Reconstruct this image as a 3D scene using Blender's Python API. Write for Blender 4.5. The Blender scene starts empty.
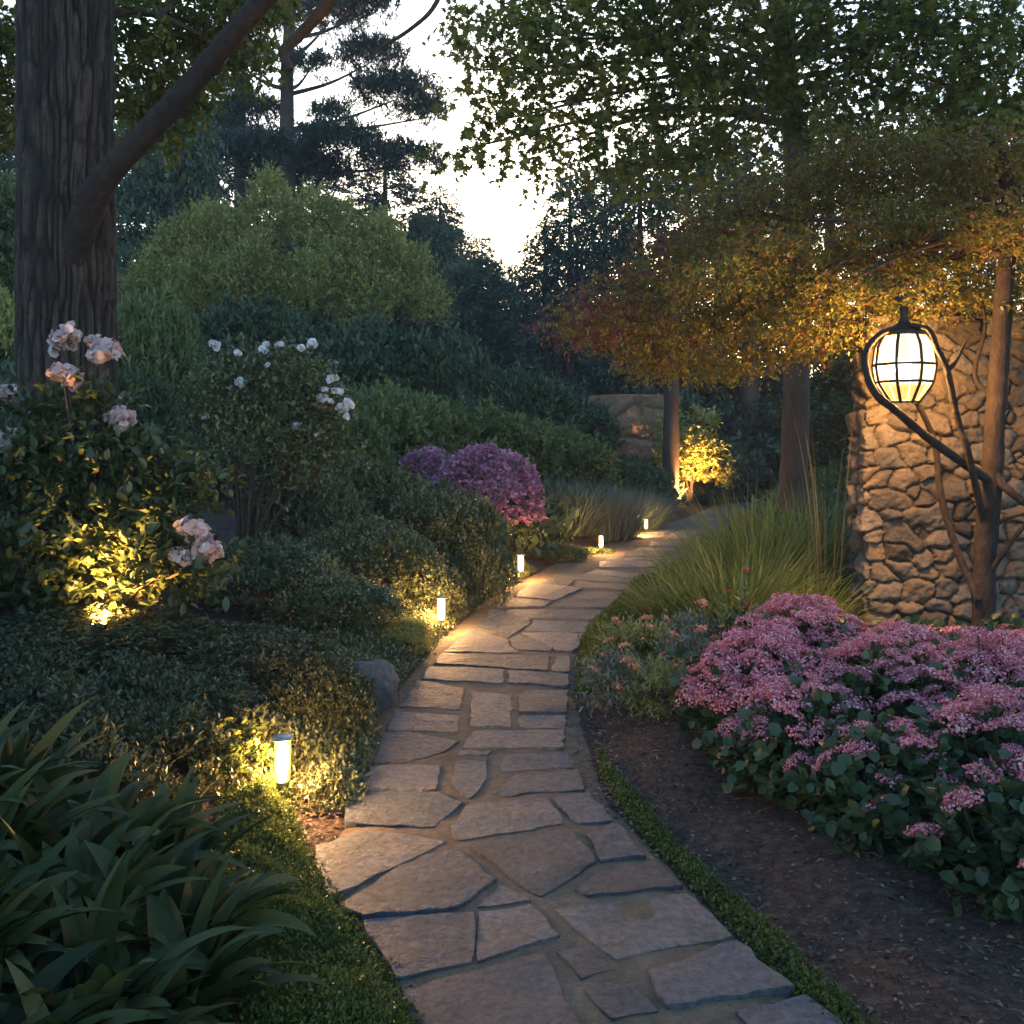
import bpy, bmesh, math, numpy as np
from mathutils import Vector, Matrix
S = bpy.context.scene
C = S.collection
PI = math.pi
# ------------------------------------------------------------------ camera, sky, sun, exposure
F, CX, HY, EYE = 950.0, 512.0, 440.0, 1.6
cd = bpy.data.cameras.new('camera'); cam = bpy.data.objects.new('camera', cd); C.objects.link(cam)
cam.location = (0, 0, EYE); cam.rotation_euler = (PI/2, 0, 0)
cd.lens = 36*F/1024; cd.shift_y = (HY-512)/1024; cd.clip_end = 500; cd.clip_start = .05
S.camera = cam
W = bpy.data.worlds.new('World'); S.world = W; W.use_nodes = True
_n = W.node_tree.nodes; _bg = _n['Background']
sky = _n.new('ShaderNodeTexSky'); sky.sky_type = 'NISHITA'; sky.sun_disc = False
SUN_EL, SUN_AZ = math.radians(6), math.radians(0)
sky.sun_elevation = SUN_EL; sky.sun_rotation = SUN_AZ
sky.dust_density = 1.2; sky.air_density = 1.0; sky.ozone_density = 2.2
W.node_tree.links.new(sky.outputs[0], _bg.inputs[0]); _bg.inputs[1].default_value = .15
sl = bpy.data.lights.new('sun', 'SUN'); sl.energy = .6; sl.angle = math.radians(.5); sl.color = (1, .72, .45)
so = bpy.data.objects.new('sun', sl); C.objects.link(so); so.rotation_euler = (PI/2-SUN_EL, 0, PI); so.location = (0, 40, 20)
so.rotation_euler = Vector((-math.sin(SUN_AZ)*math.cos(SUN_EL), -math.cos(SUN_AZ)*math.cos(SUN_EL), -math.sin(SUN_EL))).to_track_quat('-Z', 'Y').to_euler()
S.view_settings.view_transform = 'Standard'; S.view_settings.look = 'None'
S.view_settings.exposure = 2.45; S.view_settings.gamma = 1
S.render.engine = 'CYCLES'
cy = S.cycles
cy.use_denoising = True; cy.max_bounces = 4; cy.diffuse_bounces = 2; cy.glossy_bounces = 2; cy.transmission_bounces = 3
cy.transparent_max_bounces = 4; cy.sample_clamp_indirect = 3; cy.use_light_tree = True; cy.caustics_reflective = False; cy.caustics_refractive = False
WARM = (1.0, .5, .14)

# ------------------------------------------------------------------ helpers
def P(px, py, d): return np.array(((px-CX)/F*d, d, EYE-(py-HY)/F*d))
def G(px, py, z=0.0):                       # point of the plane at height z seen at that pixel
    d = (EYE-z)*F/(py-HY); return np.array(((px-CX)/F*d, d, z))
def norm(v): return v/np.maximum(np.linalg.norm(v, axis=-1, keepdims=True), 1e-9)
def smooth(a, b, x): t = np.clip((x-a)/(b-a), 0, 1); return t*t*(3-2*t)
def hash3(i, j, k, s=0):
    n = (i*374761393+j*668265263+k*2147483647+s*1274126177) & 0xffffffff
    n = ((n ^ (n >> 13))*1274126177) & 0xffffffff
    n = ((n ^ (n >> 16))*2246822519) & 0xffffffff
    return ((n ^ (n >> 15)) & 0xffff)/65535.0
def vnoise(p, s=0):                         # value noise on (N,3)
    f = np.floor(p).astype(np.int64); u = p-f; u = u*u*(3-2*u); r = 0
    for a in (0, 1):
        for b in (0, 1):
            for c in (0, 1):
                w = (u[:, 0] if a else 1-u[:, 0])*(u[:, 1] if b else 1-u[:, 1])*(u[:, 2] if c else 1-u[:, 2])
                r = r+w*hash3(f[:, 0]+a, f[:, 1]+b, f[:, 2]+c, s)
    return r
def fbm(p, o=3, s=0): return sum(vnoise(p*2**k, s+k)*.5**k for k in range(o))/sum(.5**k for k in range(o))

class MB:
    def __init__(self): self.v = []; self.f = []; self.r = []; self.n = 0; self.m = []
    def add(self, v, f, r=None, mi=0):
        v = np.asarray(v, float); f = np.asarray(f)
        self.v.append(v); self.f.append(f+self.n); self.m.append((len(f), mi))
        self.r.append(np.full(len(v), .5) if r is None else np.asarray(r, float)); self.n += len(v); return self
    def mesh(self, name, mats, smooth_=False):
        me = bpy.data.meshes.new(name)
        v = np.concatenate(self.v); me.vertices.add(len(v)); me.vertices.foreach_set('co', v.ravel())
        k = np.concatenate([np.full(len(f), f.shape[1]) for f in self.f]); idx = np.concatenate([f.ravel() for f in self.f])
        me.loops.add(len(idx)); me.loops.foreach_set('vertex_index', idx.astype(np.int32))
        me.polygons.add(len(k)); st = np.concatenate(([0], np.cumsum(k)[:-1])); me.polygons.foreach_set('loop_start', st.astype(np.int32))
        mats = mats if isinstance(mats, (list, tuple)) else [mats]
        for m in mats: me.materials.append(m)
        if len(mats) > 1:
            me.polygons.foreach_set('material_index', np.concatenate([np.full(n, i) for n, i in self.m]).astype(np.int32))
        a = me.attributes.new('rnd', 'FLOAT', 'POINT'); a.data.foreach_set('value', np.concatenate(self.r).astype(np.float32))
        me.update(calc_edges=True)
        if smooth_: me.polygons.foreach_set('use_smooth', np.ones(len(k), bool))
        me.validate(); return me
    def obj(self, name, mats, parent=None, smooth_=False): return link(name, self.mesh(name, mats, smooth_), parent)
def link(name, data, parent=None, loc=None, rz=0, sc=None):
    o = bpy.data.objects.new(name, data); C.objects.link(o)
    if parent is not None: o.parent = parent
    if loc is not None: o.location = loc
    if rz: o.rotation_euler = (0, 0, rz)
    if sc is not None: o.scale = sc
    return o
def T(o, label, cat, group=None, kind=None):
    o['label'] = label; o['category'] = cat
    if group: o['group'] = group
    if kind: o['kind'] = kind
    return o
def empty(name, loc, rz=0): return link(name, None, None, loc, rz)
def setmat(o, m): o.material_slots[0].link = 'OBJECT'; o.material_slots[0].material = m; return o

# ------------------------------------------------------------------ materials
def mat(name):
    m = bpy.data.materials.new(name); m.use_nodes = True; nt = m.node_tree; nt.nodes.clear()
    return m, nt, nt.nodes.new('ShaderNodeOutputMaterial')
def node(nt, t, **kw):
    n = nt.nodes.new('ShaderNode'+t)
    for k, v in kw.items():
        if k[0] == '_': setattr(n, k[1:], v)
        else: n.inputs[k.replace('_', ' ')].default_value = v
    return n
def ramp(nt, stops, fac):
    r = nt.nodes.new('ShaderNodeValToRGB'); e = r.color_ramp.elements
    while len(e) < len(stops): e.new(.5)
    for i, (p, c) in enumerate(stops): e[i].position = p; e[i].color = (*c, 1)
    nt.links.new(fac, r.inputs[0]); return r.outputs[0]
def leaf_mat(name, cols, trans=.3, rough=.5, spec=.35, tgain=1.2):
    m, nt, out = mat(name); L = nt.links.new
    at = node(nt, 'Attribute', _attribute_name='rnd')
    n = len(cols); col = ramp(nt, [(.08+.84*i/(n-1), c) for i, c in enumerate(cols)], at.outputs['Fac'])
    b = node(nt, 'BsdfPrincipled', Roughness=rough); b.inputs['Specular IOR Level'].default_value = spec; L(col, b.inputs['Base Color'])
    t = node(nt, 'BsdfTranslucent'); g = node(nt, 'HueSaturation', Value=tgain, Saturation=1.1); L(col, g.inputs['Color']); L(g.outputs[0], t.inputs['Color'])
    mx = node(nt, 'MixShader', Fac=trans); L(b.outputs[0], mx.inputs[1]); L(t.outputs[0], mx.inputs[2]); L(mx.outputs[0], out.inputs[0])
    return m
def rock_mat(name, stops, scale=6, bump=.4, bscale=40, rough=.85, attr=.6, stretch=(1, 1, 1), dist=.02, spec=.3, speck=.3):
    m, nt, out = mat(name); L = nt.links.new
    tc = node(nt, 'TexCoord'); mp = node(nt, 'Mapping', Scale=stretch); L(tc.outputs['Object'], mp.inputs['Vector'])
    n1 = node(nt, 'TexNoise', Scale=scale, Detail=6, Roughness=.65); L(mp.outputs[0], n1.inputs['Vector'])
    at = node(nt, 'Attribute', _attribute_name='rnd')
    mx = node(nt, 'Mix', _data_type='FLOAT', Factor=attr); L(n1.outputs['Fac'], mx.inputs[2]); L(at.outputs['Fac'], mx.inputs[3])
    col = ramp(nt, stops, mx.outputs[0])
    n2 = node(nt, 'TexNoise', Scale=bscale, Detail=8, Roughness=.7); L(mp.outputs[0], n2.inputs['Vector'])
    n3 = node(nt, 'TexNoise', Scale=bscale*.18, Detail=4, Roughness=.6); L(mp.outputs[0], n3.inputs['Vector'])
    ad = node(nt, 'Math', _operation='MULTIPLY_ADD'); ad.inputs[1].default_value = 2.0; L(n3.outputs['Fac'], ad.inputs[0]); L(n2.outputs['Fac'], ad.inputs[2])
    # speckle of the mineral grain
    hs = node(nt, 'HueSaturation'); mr = node(nt, 'MapRange'); mr.inputs[1].default_value = .3; mr.inputs[2].default_value = .7; mr.inputs[3].default_value = 1-speck; mr.inputs[4].default_value = 1+speck
    L(n2.outputs['Fac'], mr.inputs[0]); L(mr.outputs[0], hs.inputs['Value']); L(col, hs.inputs['Color'])
    bp = node(nt, 'Bump', Strength=bump, Distance=dist); L(ad.outputs[0], bp.inputs['Height'])
    b = node(nt, 'BsdfPrincipled', Roughness=rough); b.inputs['Specular IOR Level'].default_value = spec
    L(hs.outputs[0], b.inputs['Base Color']); L(bp.outputs[0], b.inputs['Normal']); L(b.outputs[0], out.inputs[0]); return m
def emit_mat(name, col, s):
    m, nt, out = mat(name); e = node(nt, 'Emission', Strength=s); e.inputs[0].default_value = (*col, 1); nt.links.new(e.outputs[0], out.inputs[0]); return m
def plain_mat(name, col, rough=.5, metal=0):
    m, nt, out = mat(name); b = node(nt, 'BsdfPrincipled', Roughness=rough, Metallic=metal)
    tc = node(nt, 'TexCoord'); n1 = node(nt, 'TexNoise', Scale=30, Detail=4); nt.links.new(tc.outputs['Object'], n1.inputs['Vector'])
    c = ramp(nt, [(.3, tuple(x*.7 for x in col)), (.7, tuple(min(1, x*1.25) for x in col))], n1.outputs['Fac'])
    nt.links.new(c, b.inputs['Base Color']); nt.links.new(b.outputs[0], out.inputs[0]); return m

M = {}
M['soil'] = rock_mat('bark mulch soil', [(.3, (.026, .017, .014)), (.5, (.062, .04, .032)), (.72, (.13, .088, .072))], 22, .9, 60, .95, 0, dist=.03)
M['sand'] = rock_mat('sandy joint', [(.3, (.085, .06, .042)), (.55, (.13, .098, .068)), (.8, (.19, .145, .1))], 14, .5, 90, .95, 0)
M['flag'] = rock_mat('flagstone', [(.15, (.058, .056, .062)), (.36, (.085, .103, .13)), (.5, (.118, .142, .178)), (.63, (.165, .155, .155)), (.8, (.205, .23, .27))], 5, 1.0, 30, .68, .5, dist=.08, spec=.45, speck=.55)
M['boulder'] = rock_mat('boulder', [(.3, (.045, .047, .05)), (.7, (.11, .11, .112))], 6, .6, 30, .85, .2)
M['wall'] = rock_mat('rubble stone', [(.0, (.035, .027, .02)), (.25, (.08, .064, .053)), (.45, (.125, .105, .092)), (.6, (.16, .11, .07)), (.78, (.165, .135, .113)), (1, (.08, .077, .075))], 9, .8, 32, .9, .85, dist=.035)
M['farwall'] = rock_mat('brown block stone', [(.0, (.05, .03, .02)), (.3, (.2, .115, .07)), (.8, (.3, .18, .11))], 3, .6, 12, .9, .5, dist=.05)
M['bark'] = rock_mat('ridged bark', [(.1, (.01, .007, .006)), (.45, (.043, .03, .025)), (.8, (.095, .066, .055))], 9, .8, 26, .9, .65, (1, 1, .25), dist=.03)
M['barkr'] = rock_mat('smooth bark', [(.2, (.034, .022, .019)), (.8, (.085, .056, .046))], 7, .5, 30, .85, .3, (1, 1, .35), dist=.01)
M['bough'] = rock_mat('dark bough and backlit bark', [(.2, (.014, .009, .008)), (.8, (.05, .034, .03))], 14, 1., 20, .85, .3, (1, 1, .6), dist=.025)
M['twig'] = rock_mat('dark twig bark', [(.2, (.03, .02, .015)), (.8, (.09, .06, .045))], 12, .5, 40, .85, .3, dist=.008)
g = lambda *a: [tuple(c) for c in a]
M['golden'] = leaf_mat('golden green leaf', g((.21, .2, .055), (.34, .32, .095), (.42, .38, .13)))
M['dark'] = leaf_mat('dark green leaf', g((.03, .054, .026), (.062, .096, .045), (.1, .135, .065)), .2)
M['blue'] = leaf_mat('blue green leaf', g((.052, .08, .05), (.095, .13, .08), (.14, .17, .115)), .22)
M['mid'] = leaf_mat('mid green leaf', g((.065, .09, .03), (.12, .155, .052), (.18, .21, .08)))
M['light'] = leaf_mat('light green leaf', g((.1, .125, .045), (.16, .195, .07), (.22, .25, .1)))
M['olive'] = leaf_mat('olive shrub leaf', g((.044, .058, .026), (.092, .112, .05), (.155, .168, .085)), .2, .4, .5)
M['dark_olive'] = leaf_mat('dark olive shrub leaf', g((.024, .032, .014), (.05, .06, .026), (.095, .1, .048)), .2, .45, .4)  # darker tone of the olive leaf, for foreground shrubs and cover
M['grey'] = leaf_mat('grey green leaf', g((.06, .085, .07), (.105, .135, .112), (.17, .2, .17)), .2)
M['conifer'] = leaf_mat('conifer needles', g((.03, .048, .034), (.055, .08, .056), (.085, .11, .078)), .12)
M['pine'] = leaf_mat('pine needles', g((.016, .03, .024), (.03, .05, .038), (.055, .078, .055)), .15)
M['maple'] = leaf_mat('green maple leaf', g((.06, .075, .018), (.11, .13, .03), (.17, .17, .04), (.23, .19, .045)), .4, .45)
M['jmaple'] = leaf_mat('reddish gold maple leaf', g((.11, .12, .03), (.19, .18, .042), (.25, .2, .05), (.19, .075, .042), (.18, .045, .075)), .4, .45)
M['peony'] = leaf_mat('broad glossy leaf', g((.028, .044, .018), (.055, .075, .026), (.1, .115, .04)), .35, .4, .5)
M['strap'] = leaf_mat('strap leaf', g((.012, .022, .007), (.026, .042, .013), (.05, .068, .022), (.1, .09, .035)), .2, .6, .2)
M['grass'] = leaf_mat('ornamental grass blade', g((.05, .08, .02), (.09, .13, .035), (.14, .175, .05), (.2, .19, .075)), .35, .5)
M['dry'] = leaf_mat('dry stem', g((.1, .08, .04), (.2, .16, .08)), .2)
M['moss'] = leaf_mat('moss', g((.035, .06, .012), (.065, .095, .02), (.11, .135, .03)), .3)
M['sedleaf'] = leaf_mat('fleshy sedum leaf', g((.022, .044, .018), (.04, .07, .03), (.07, .1, .045)), .25, .45, .4)
M['sedfl'] = leaf_mat('pink sedum florets', g((.3, .075, .11), (.52, .17, .235), (.62, .28, .34), (.66, .42, .45)), .25, .7, .2)
M['azfl'] = leaf_mat('purple azalea petals', g((.27, .1, .18), (.48, .22, .36), (.62, .36, .5)), .25, .6, .2)
M['blush'] = leaf_mat('blush petals', g((.4, .27, .29), (.54, .42, .43), (.68, .58, .58)), .3, .6, .2, 1.0)
M['white'] = leaf_mat('white petals', g((.6, .6, .66), (.76, .76, .8)), .25, .6, .2, 1.0)
M['peach'] = leaf_mat('peach florets', g((.4, .14, .1), (.55, .26, .18), (.6, .36, .27)), .25, .7, .2)
M['red'] = leaf_mat('red florets', g((.4, .03, .02), (.55, .06, .03)), .2)
M['yellow'] = leaf_mat('yellow petals', g((.5, .36, .05), (.65, .5, .1)), .3)
M['litter'] = leaf_mat('dry brown litter', g((.03, .019, .015), (.085, .056, .042), (.2, .145, .115)), .1, .8)
M['iron'] = plain_mat('weathered dark iron', (.035, .026, .02), .5, .6)
M['steel'] = plain_mat('brushed steel', (.4, .38, .35), .4, .9)
M['lamp'] = emit_mat('glowing lamp tube', (1.0, .52, .18), 360)
_m, _nt, _o = mat('amber frosted tube'); _e = node(_nt, 'Emission', Strength=.9); _e.inputs[0].default_value = (1, .42, .1, 1); _t = node(_nt, 'BsdfTransparent'); _x = node(_nt, 'MixShader', Fac=.45)
_nt.links.new(_t.outputs[0], _x.inputs[1]); _nt.links.new(_e.outputs[0], _x.inputs[2]); _nt.links.new(_x.outputs[0], _o.inputs[0]); M['tube'] = _m
def glass(name, col, s_, f):
    m, nt, o = mat(name); e = node(nt, 'Emission', Strength=s_); e.inputs[0].default_value = (*col, 1); t = node(nt, 'BsdfTransparent'); x = node(nt, 'MixShader', Fac=f)
    nt.links.new(t.outputs[0], x.inputs[1]); nt.links.new(e.outputs[0], x.inputs[2]); nt.links.new(x.outputs[0], o.inputs[0]); return m
M['pane'] = glass('glowing frosted pane', (1.0, .83, .5), .46, .6)
M['panelow'] = glass('glowing lower pane', (1.0, .6, .16), .32, .55)
M['bulb'] = emit_mat('glowing bulb', (1.0, .7, .35), 6)
M['spot'] = emit_mat('glowing spotlight lens', (1.0, .56, .18), 25)

# ------------------------------------------------------------------ leaf machinery
SH = {
 'diamond': (np.array([(0, 0, 0), (.5, .45, .12), (0, 1, 0), (-.5, .45, .12)]), np.array([(0, 1, 2, 3)])),
 'oval': (np.array([(0, 0, 0), (0, 1, -.06), (.4, .28, .1), (.38, .7, .08), (-.4, .28, .1), (-.38, .7, .08)]), np.array([(0, 2, 3, 1), (0, 1, 5, 4)])),
 'round': (np.array([(0, 0, 0), (0, 1, -.1), (.5, .25, .12), (.48, .72, .06), (-.5, .25, .12), (-.48, .72, .06)]), np.array([(0, 2, 3, 1), (0, 1, 5, 4)])),
 'star': (np.array([(0, 0, 0), (.26, .2, .02), (.55, .18, -.05), (.24, .42, .03), (.5, .72, -.06), (.14, .55, .03), (0, 1, -.1),
                    (-.14, .55, .03), (-.5, .72, -.06), (-.24, .42, .03), (-.55, .18, -.05), (-.26, .2, .02)]),
          np.array([(0, 1, 2, 3), (0, 3, 4, 5), (0, 5, 6, 7), (0, 7, 8, 9), (0, 9, 10, 11)])),
}
def put(mb, Pp, D, N, L, Wd, rnd, shape='diamond', mi=0):
    t, f = SH[shape]; Sx = norm(np.cross(D, N)); Nn = np.cross(Sx, D)
    n, k = len(Pp), len(t)
    V = Pp[:, None]+Sx[:, None]*(t[None, :, 0:1]*Wd[:, None, None])+D[:, None]*(t[None, :, 1:2]*L[:, None, None])+Nn[:, None]*(t[None, :, 2:3]*L[:, None, None])
    Fc = (f[None]+(np.arange(n)*k)[:, None, None]).reshape(-1, f.shape[1])
    mb.add(V.reshape(-1, 3), Fc, np.repeat(rnd, k), mi)
def usph(n, g): return norm(g.normal(size=(n, 3)))
UP = np.array((0, 0, 1.0))
def sprigs(mb, O, D, k, slen, L, Wd, g, shape='diamond', up=.35, spread=.9, base=.5, var=.16, tint=None, mi=0, droop=0.):
    n = len(O); cl = base+g.normal(size=n)*var
    if tint is not None: cl = cl+tint
    t = np.tile(np.linspace(.12, 1, k), n)+g.uniform(-.08, .08, n*k)
    Oo = np.repeat(O, k, 0); Dd = np.repeat(D, k, 0); sl_ = slen*np.repeat(g.uniform(.6, 1.3, n), k)
    pos = Oo+Dd*(t*sl_)[:, None]-UP*(droop*(t**2)*sl_)[:, None]
    ld = norm(Dd*.6+usph(n*k, g)*spread+UP*(up*.5)-UP*droop*.6)
    nn = norm(UP*1.0+usph(n*k, g)*.75)
    sc = g.uniform(.65, 1.3, n*k)
    put(mb, pos, ld, nn, L*sc, Wd*sc, np.clip(np.repeat(cl, k)+g.normal(size=n*k)*.13, 0, 1), shape, mi)
def crown(mb, lobes, n, k, slen, L, Wd, g, shape='diamond', up=.35, zmin=-.5, lump=.2, inner=.3, tint=None, droop=0., spread=.9, var=.16, freq=3.0, flat=1., stray=.05):
    lobes = np.array(lobes, float); c, r = lobes[:, :3], lobes[:, 3:6]
    a = (r[:, 0]*r[:, 1]+r[:, 0]*r[:, 2]+r[:, 1]*r[:, 2]); a = a/a.sum()
    i = g.choice(len(lobes), n, p=a)
    u = usph(n, g); bad = u[:, 2] < zmin; u[bad, 2] *= -1
    seed = int(g.integers(1000))
    rad = (1-inner*g.random(n)**1.5)*(1-lump+2*lump*fbm(u*freq+i[:, None]*7.3+50, 2, seed))
    st_ = g.random(n) < stray; rad = np.where(st_, 1.0+.22*g.random(n), rad)
    O = c[i]+u*r[i]*rad[:, None]
    keep = np.ones(n, bool)
    for j in range(len(lobes)):
        q = np.linalg.norm((O-c[j])/r[j], axis=1); keep &= ~((q < .62) & (i != j))
    O = O[keep]; u = u[keep]
    D = norm(u/np.maximum(r[i][keep], .05)*np.min(r)+usph(len(O), g)*.55+UP*up)
    D = norm(D*np.array((1, 1, flat)))
    cl = (vnoise(O*(3.0/np.mean(r))+90, seed+3)-.5)*.5
    tt = cl if tint is None else cl+tint(O)
    sprigs(mb, O, D, k, slen, L, Wd, g, shape, up, spread, tint=tt, droop=droop, var=var)
    return mb
def tube(mb, pts, rad, seg=8, rnd=None, mi=0, rough=0., g=None, cap=True):
    pts = np.asarray(pts, float); n = len(pts); rad = np.broadcast_to(np.asarray(rad, float), (n,))
    tg = norm(np.gradient(pts, axis=0)); a = np.array((1, 0, 0)) if abs(tg[0][0]) < .8 else np.array((0, 1, 0))
    V = []
    for i in range(n):
        s = norm(np.cross(tg[i], a)); b = np.cross(s, tg[i]); a = b if abs(np.dot(b, tg[min(i+1, n-1)])) < .9 else a
        th = np.arange(seg)*2*PI/seg; rr = rad[i]*(1+(g.normal(size=seg)*rough if g is not None else 0))
        V.append(pts[i]+(np.cos(th)*rr)[:, None]*b+(np.sin(th)*rr)[:, None]*s)
    V = np.concatenate(V); i, j = np.meshgrid(np.arange(n-1), np.arange(seg), indexing='ij'); j2 = (j+1) % seg
    Fc = np.stack([i*seg+j, i*seg+j2, (i+1)*seg+j2, (i+1)*seg+j], -1).reshape(-1, 4)
    r = np.repeat(g.uniform(.2, .8, n), seg) if g is not None else None
    mb.add(V, Fc, r, mi)
    if cap:
        mb.add(V[-seg:], np.arange(seg)[None], None, mi); mb.add(V[:seg][::-1], np.arange(seg)[None], None, mi)
    return mb
def curve(pts, n=16):                       # Catmull-Rom through the points
    p = np.asarray(pts, float); p = np.vstack([2*p[0]-p[1], p, 2*p[-1]-p[-2]]); o = []
    for i in range(1, len(p)-2):
        t = np.linspace(0, 1, n, endpoint=False)[:, None]
        o.append(.5*((2*p[i])+(p[i+1]-p[i-1])*t+(2*p[i-1]-5*p[i]+4*p[i+1]-p[i+2])*t**2+(-p[i-1]+3*p[i]-3*p[i+1]+p[i+2])*t**3))
    return np.vstack(o+[p[-2:-1]])
def blades(mb, Pp, az, el, L, Wd, droop, g, segs=6, keel=.15, rnd=None, prof=None, twist=.3):
    n = len(Pp); e = el.copy(); h = np.stack([np.cos(az), np.sin(az), 0*az], 1); s = np.stack([-np.sin(az), np.cos(az), 0*az], 1)
    tw = g.normal(size=n)*twist; pos = Pp.copy(); rows = []
    for i in range(segs+1):
        t = i/segs; w = Wd*((prof(t)) if prof else (1-t**2.2)*(.55+.45*min(1, t*4)))
        d = h*np.cos(e)[:, None]+UP*np.sin(e)[:, None]; nn = -h*np.sin(e)[:, None]+UP*np.cos(e)[:, None]
        ss = norm(s*np.cos(tw)[:, None]+nn*np.sin(tw)[:, None]); ww = np.maximum(w, 1e-4)[:, None] if np.ndim(w) else w
        rows.append(np.stack([pos-ss*ww*.5+nn*ww*keel, pos, pos+ss*ww*.5+nn*ww*keel], 1))
        pos = pos+d*(L/segs)[:, None]; e = e-droop/segs*(.4+1.2*t)
    V = np.stack(rows, 1).reshape(n, -1, 3); fs = []
    for i in range(segs):
        for j in (0, 1): fs.append((i*3+j, i*3+j+1, i*3+j+4, i*3+j+3))
    fs = np.array(fs); k = 3*(segs+1)
    Fc = (fs[None]+(np.arange(n)*k)[:, None, None]).reshape(-1, 4)
    mb.add(V.reshape(-1, 3), Fc, np.repeat(np.clip(g.normal(.5, .2, n) if rnd is None else rnd, 0, 1), k))

# ------------------------------------------------------------------ terrain
PY = np.array([0, 2.4, 3.45, 4.2, 5.85, 7.6, 9.5, 12.2, 15.2, 19, 23, 25.5, 27, 60.])
PX = np.array([.75, .28, -.04, -.22, -.18, .02, .42, 1.37, 2.5, 4.3, 5.8, 8.0, 14, 14.])
PW = np.array([.65, .62, .66, .64, .56, .6, .66, .85, .9, .9, .9, 1, 1, 1.])
def pc(y): return np.interp(y, PY, PX)
def pw(y): return np.interp(y, PY, PW)
def hgt(x, y):
    x = np.asarray(x, float); y = np.asarray(y, float)
    l = np.minimum(pc(y), 5.6)-x-pw(y); r = x-pc(y)-pw(y)
    far = smooth(23.5, 40, y)*3.0
    hl = .24*np.maximum(0, l-.1)+.05*smooth(0, .3, l); hl = np.where(hl > 3.2, 3.2+(hl-3.2)*.3, hl)
    hr = .05*smooth(0, .5, r)+.03*np.maximum(0, r-.3)
    h = np.where(l > 0, hl, np.where(r > 0, hr, 0))
    h = h+np.where((l > 0) | (r > 0), (fbm(np.stack([x*1.7, y*1.7, 0*x], -1).reshape(-1, 3), 2, 4).reshape(x.shape)-.5)*.12*smooth(0, .4, np.maximum(l, r)), 0)
    return np.where((l <= 0) & (r <= 0) & (y < 26.5), -.004, np.maximum(h, 0)+far)
def grid(mb, xs, ys, zf):
    X, Y = np.meshgrid(xs, ys); Z = zf(X, Y); n, m = X.shape
    i, j = np.meshgrid(np.arange(n-1), np.arange(m-1), indexing='ij'); a = i*m+j
    mb.add(np.stack([X, Y, Z], -1).reshape(-1, 3), np.stack([a, a+1, a+m+1, a+m], -1).reshape(-1, 4)); return mb
xs = np.concatenate([np.arange(-88, -8, 4), np.arange(-8, 9, .09), np.arange(9, 88, 4)]); ys = np.concatenate([np.arange(-24, 0, 4), np.arange(0, 14, .09), np.arange(14, 30, .3), np.arange(30, 100, 5)])
o = grid(MB(), xs, ys, hgt).obj('ground', M['soil'], smooth_=True); o['kind'] = 'structure'
# path bed: a strip of sandy joint
mb = MB(); yy = np.concatenate([np.arange(.4, 25, .12)]); tt = np.linspace(-1, 1, 17)
X = pc(yy)[:, None]+np.where(tt[None] < 0, tt[None]*(1-.26*np.exp(-((yy[:, None]-4.2)/.4)**2)), tt[None])*(pw(yy)[:, None]+.03); Y = np.repeat(yy[:, None], 17, 1); Z = .0235+.012*(fbm(np.stack([X*9, Y*9, 0*X], -1).reshape(-1, 3), 2).reshape(X.shape)-.5)-.035*np.abs(tt)[None]**8
n_, m_ = X.shape; i, j = np.meshgrid(np.arange(n_-1), np.arange(m_-1), indexing='ij'); a = i*m_+j
mb.add(np.stack([X, Y, Z], -1).reshape(-1, 3), np.stack([a, a+1, a+m_+1, a+m_], -1).reshape(-1, 4))
path = mb.obj('path', M['sand'], smooth_=True); path['kind'] = 'structure'

# flagstones, traced on the ground plane
ST = """315,843 365,828 402,831 447,839 402,862 330,895 316,885
338,904 389,871 422,855 457,848 498,878 459,907 363,916
348,800 357,789 437,791 464,802 435,826 389,825 345,820
450,825 466,804 548,795 565,822 459,839 452,834
468,846 500,838 568,828 597,861 541,896 524,887
500,882 532,899 477,906
363,918 474,911 473,961 394,978
478,910 530,902 561,934 477,961
400,987 544,951 561,982 582,1024 600,1060 410,1060
554,797 590,792 614,819 577,823
585,834 615,822 647,855 600,861
574,889 596,873 656,860 684,883 587,896
553,908 588,901 687,890 734,933 615,959 580,932
556,950 584,942 617,967 581,978
582,987 627,974 660,1008 612,1018
649,967 737,940 796,986 665,1005 650,975
734,1009 806,990 842,1018 875,1060 765,1060
600,1032 720,1024 748,1062 612,1072
365,788 369,764 442,764 437,789
456,760 488,757 488,778 470,797 451,785
490,792 515,774 578,769 586,788 501,795
501,771 503,755 568,749 574,766
457,755 460,750 492,751 488,755
461,747 472,731 566,729 564,748
374,762 382,731 410,731 460,740 444,751 407,761
385,729 396,711 461,715 458,731
399,706 417,679 466,687 460,708
470,726 471,690 513,693 511,726
518,695 528,690 569,690 567,712 519,712
516,720 522,715 567,715 566,727 524,728
421,678 430,666 505,669 502,683
507,682 509,670 569,674 567,686
433,663 442,653 551,656 548,670
552,670 556,656 571,655 569,671
444,651 472,628 507,639 514,649 519,652
474,625 500,613 530,618 530,623 508,637
509,639 519,634 554,647 551,651 517,649
521,632 568,632 587,634 579,646 572,651 556,650
531,624 533,620 595,621 588,632 524,629
507,617 506,609 512,608 603,610 596,619
489,608 504,609 504,617 486,622
493,607 504,597 552,601 545,606
548,606 585,591 624,592 607,607
514,595 527,586 542,583 583,588 555,600
542,581 553,576 575,579 571,585
576,586 578,581 637,585 626,590
555,574 592,574 641,580 637,583 578,579
586,573 597,569 648,574 642,579
598,567 600,561 658,561 655,567
604,560 609,557 664,557 659,560
622,556 629,551 668,551 662,556
632,550 640,547 677,547 670,550
648,546 652,541 690,541 684,546"""
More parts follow.
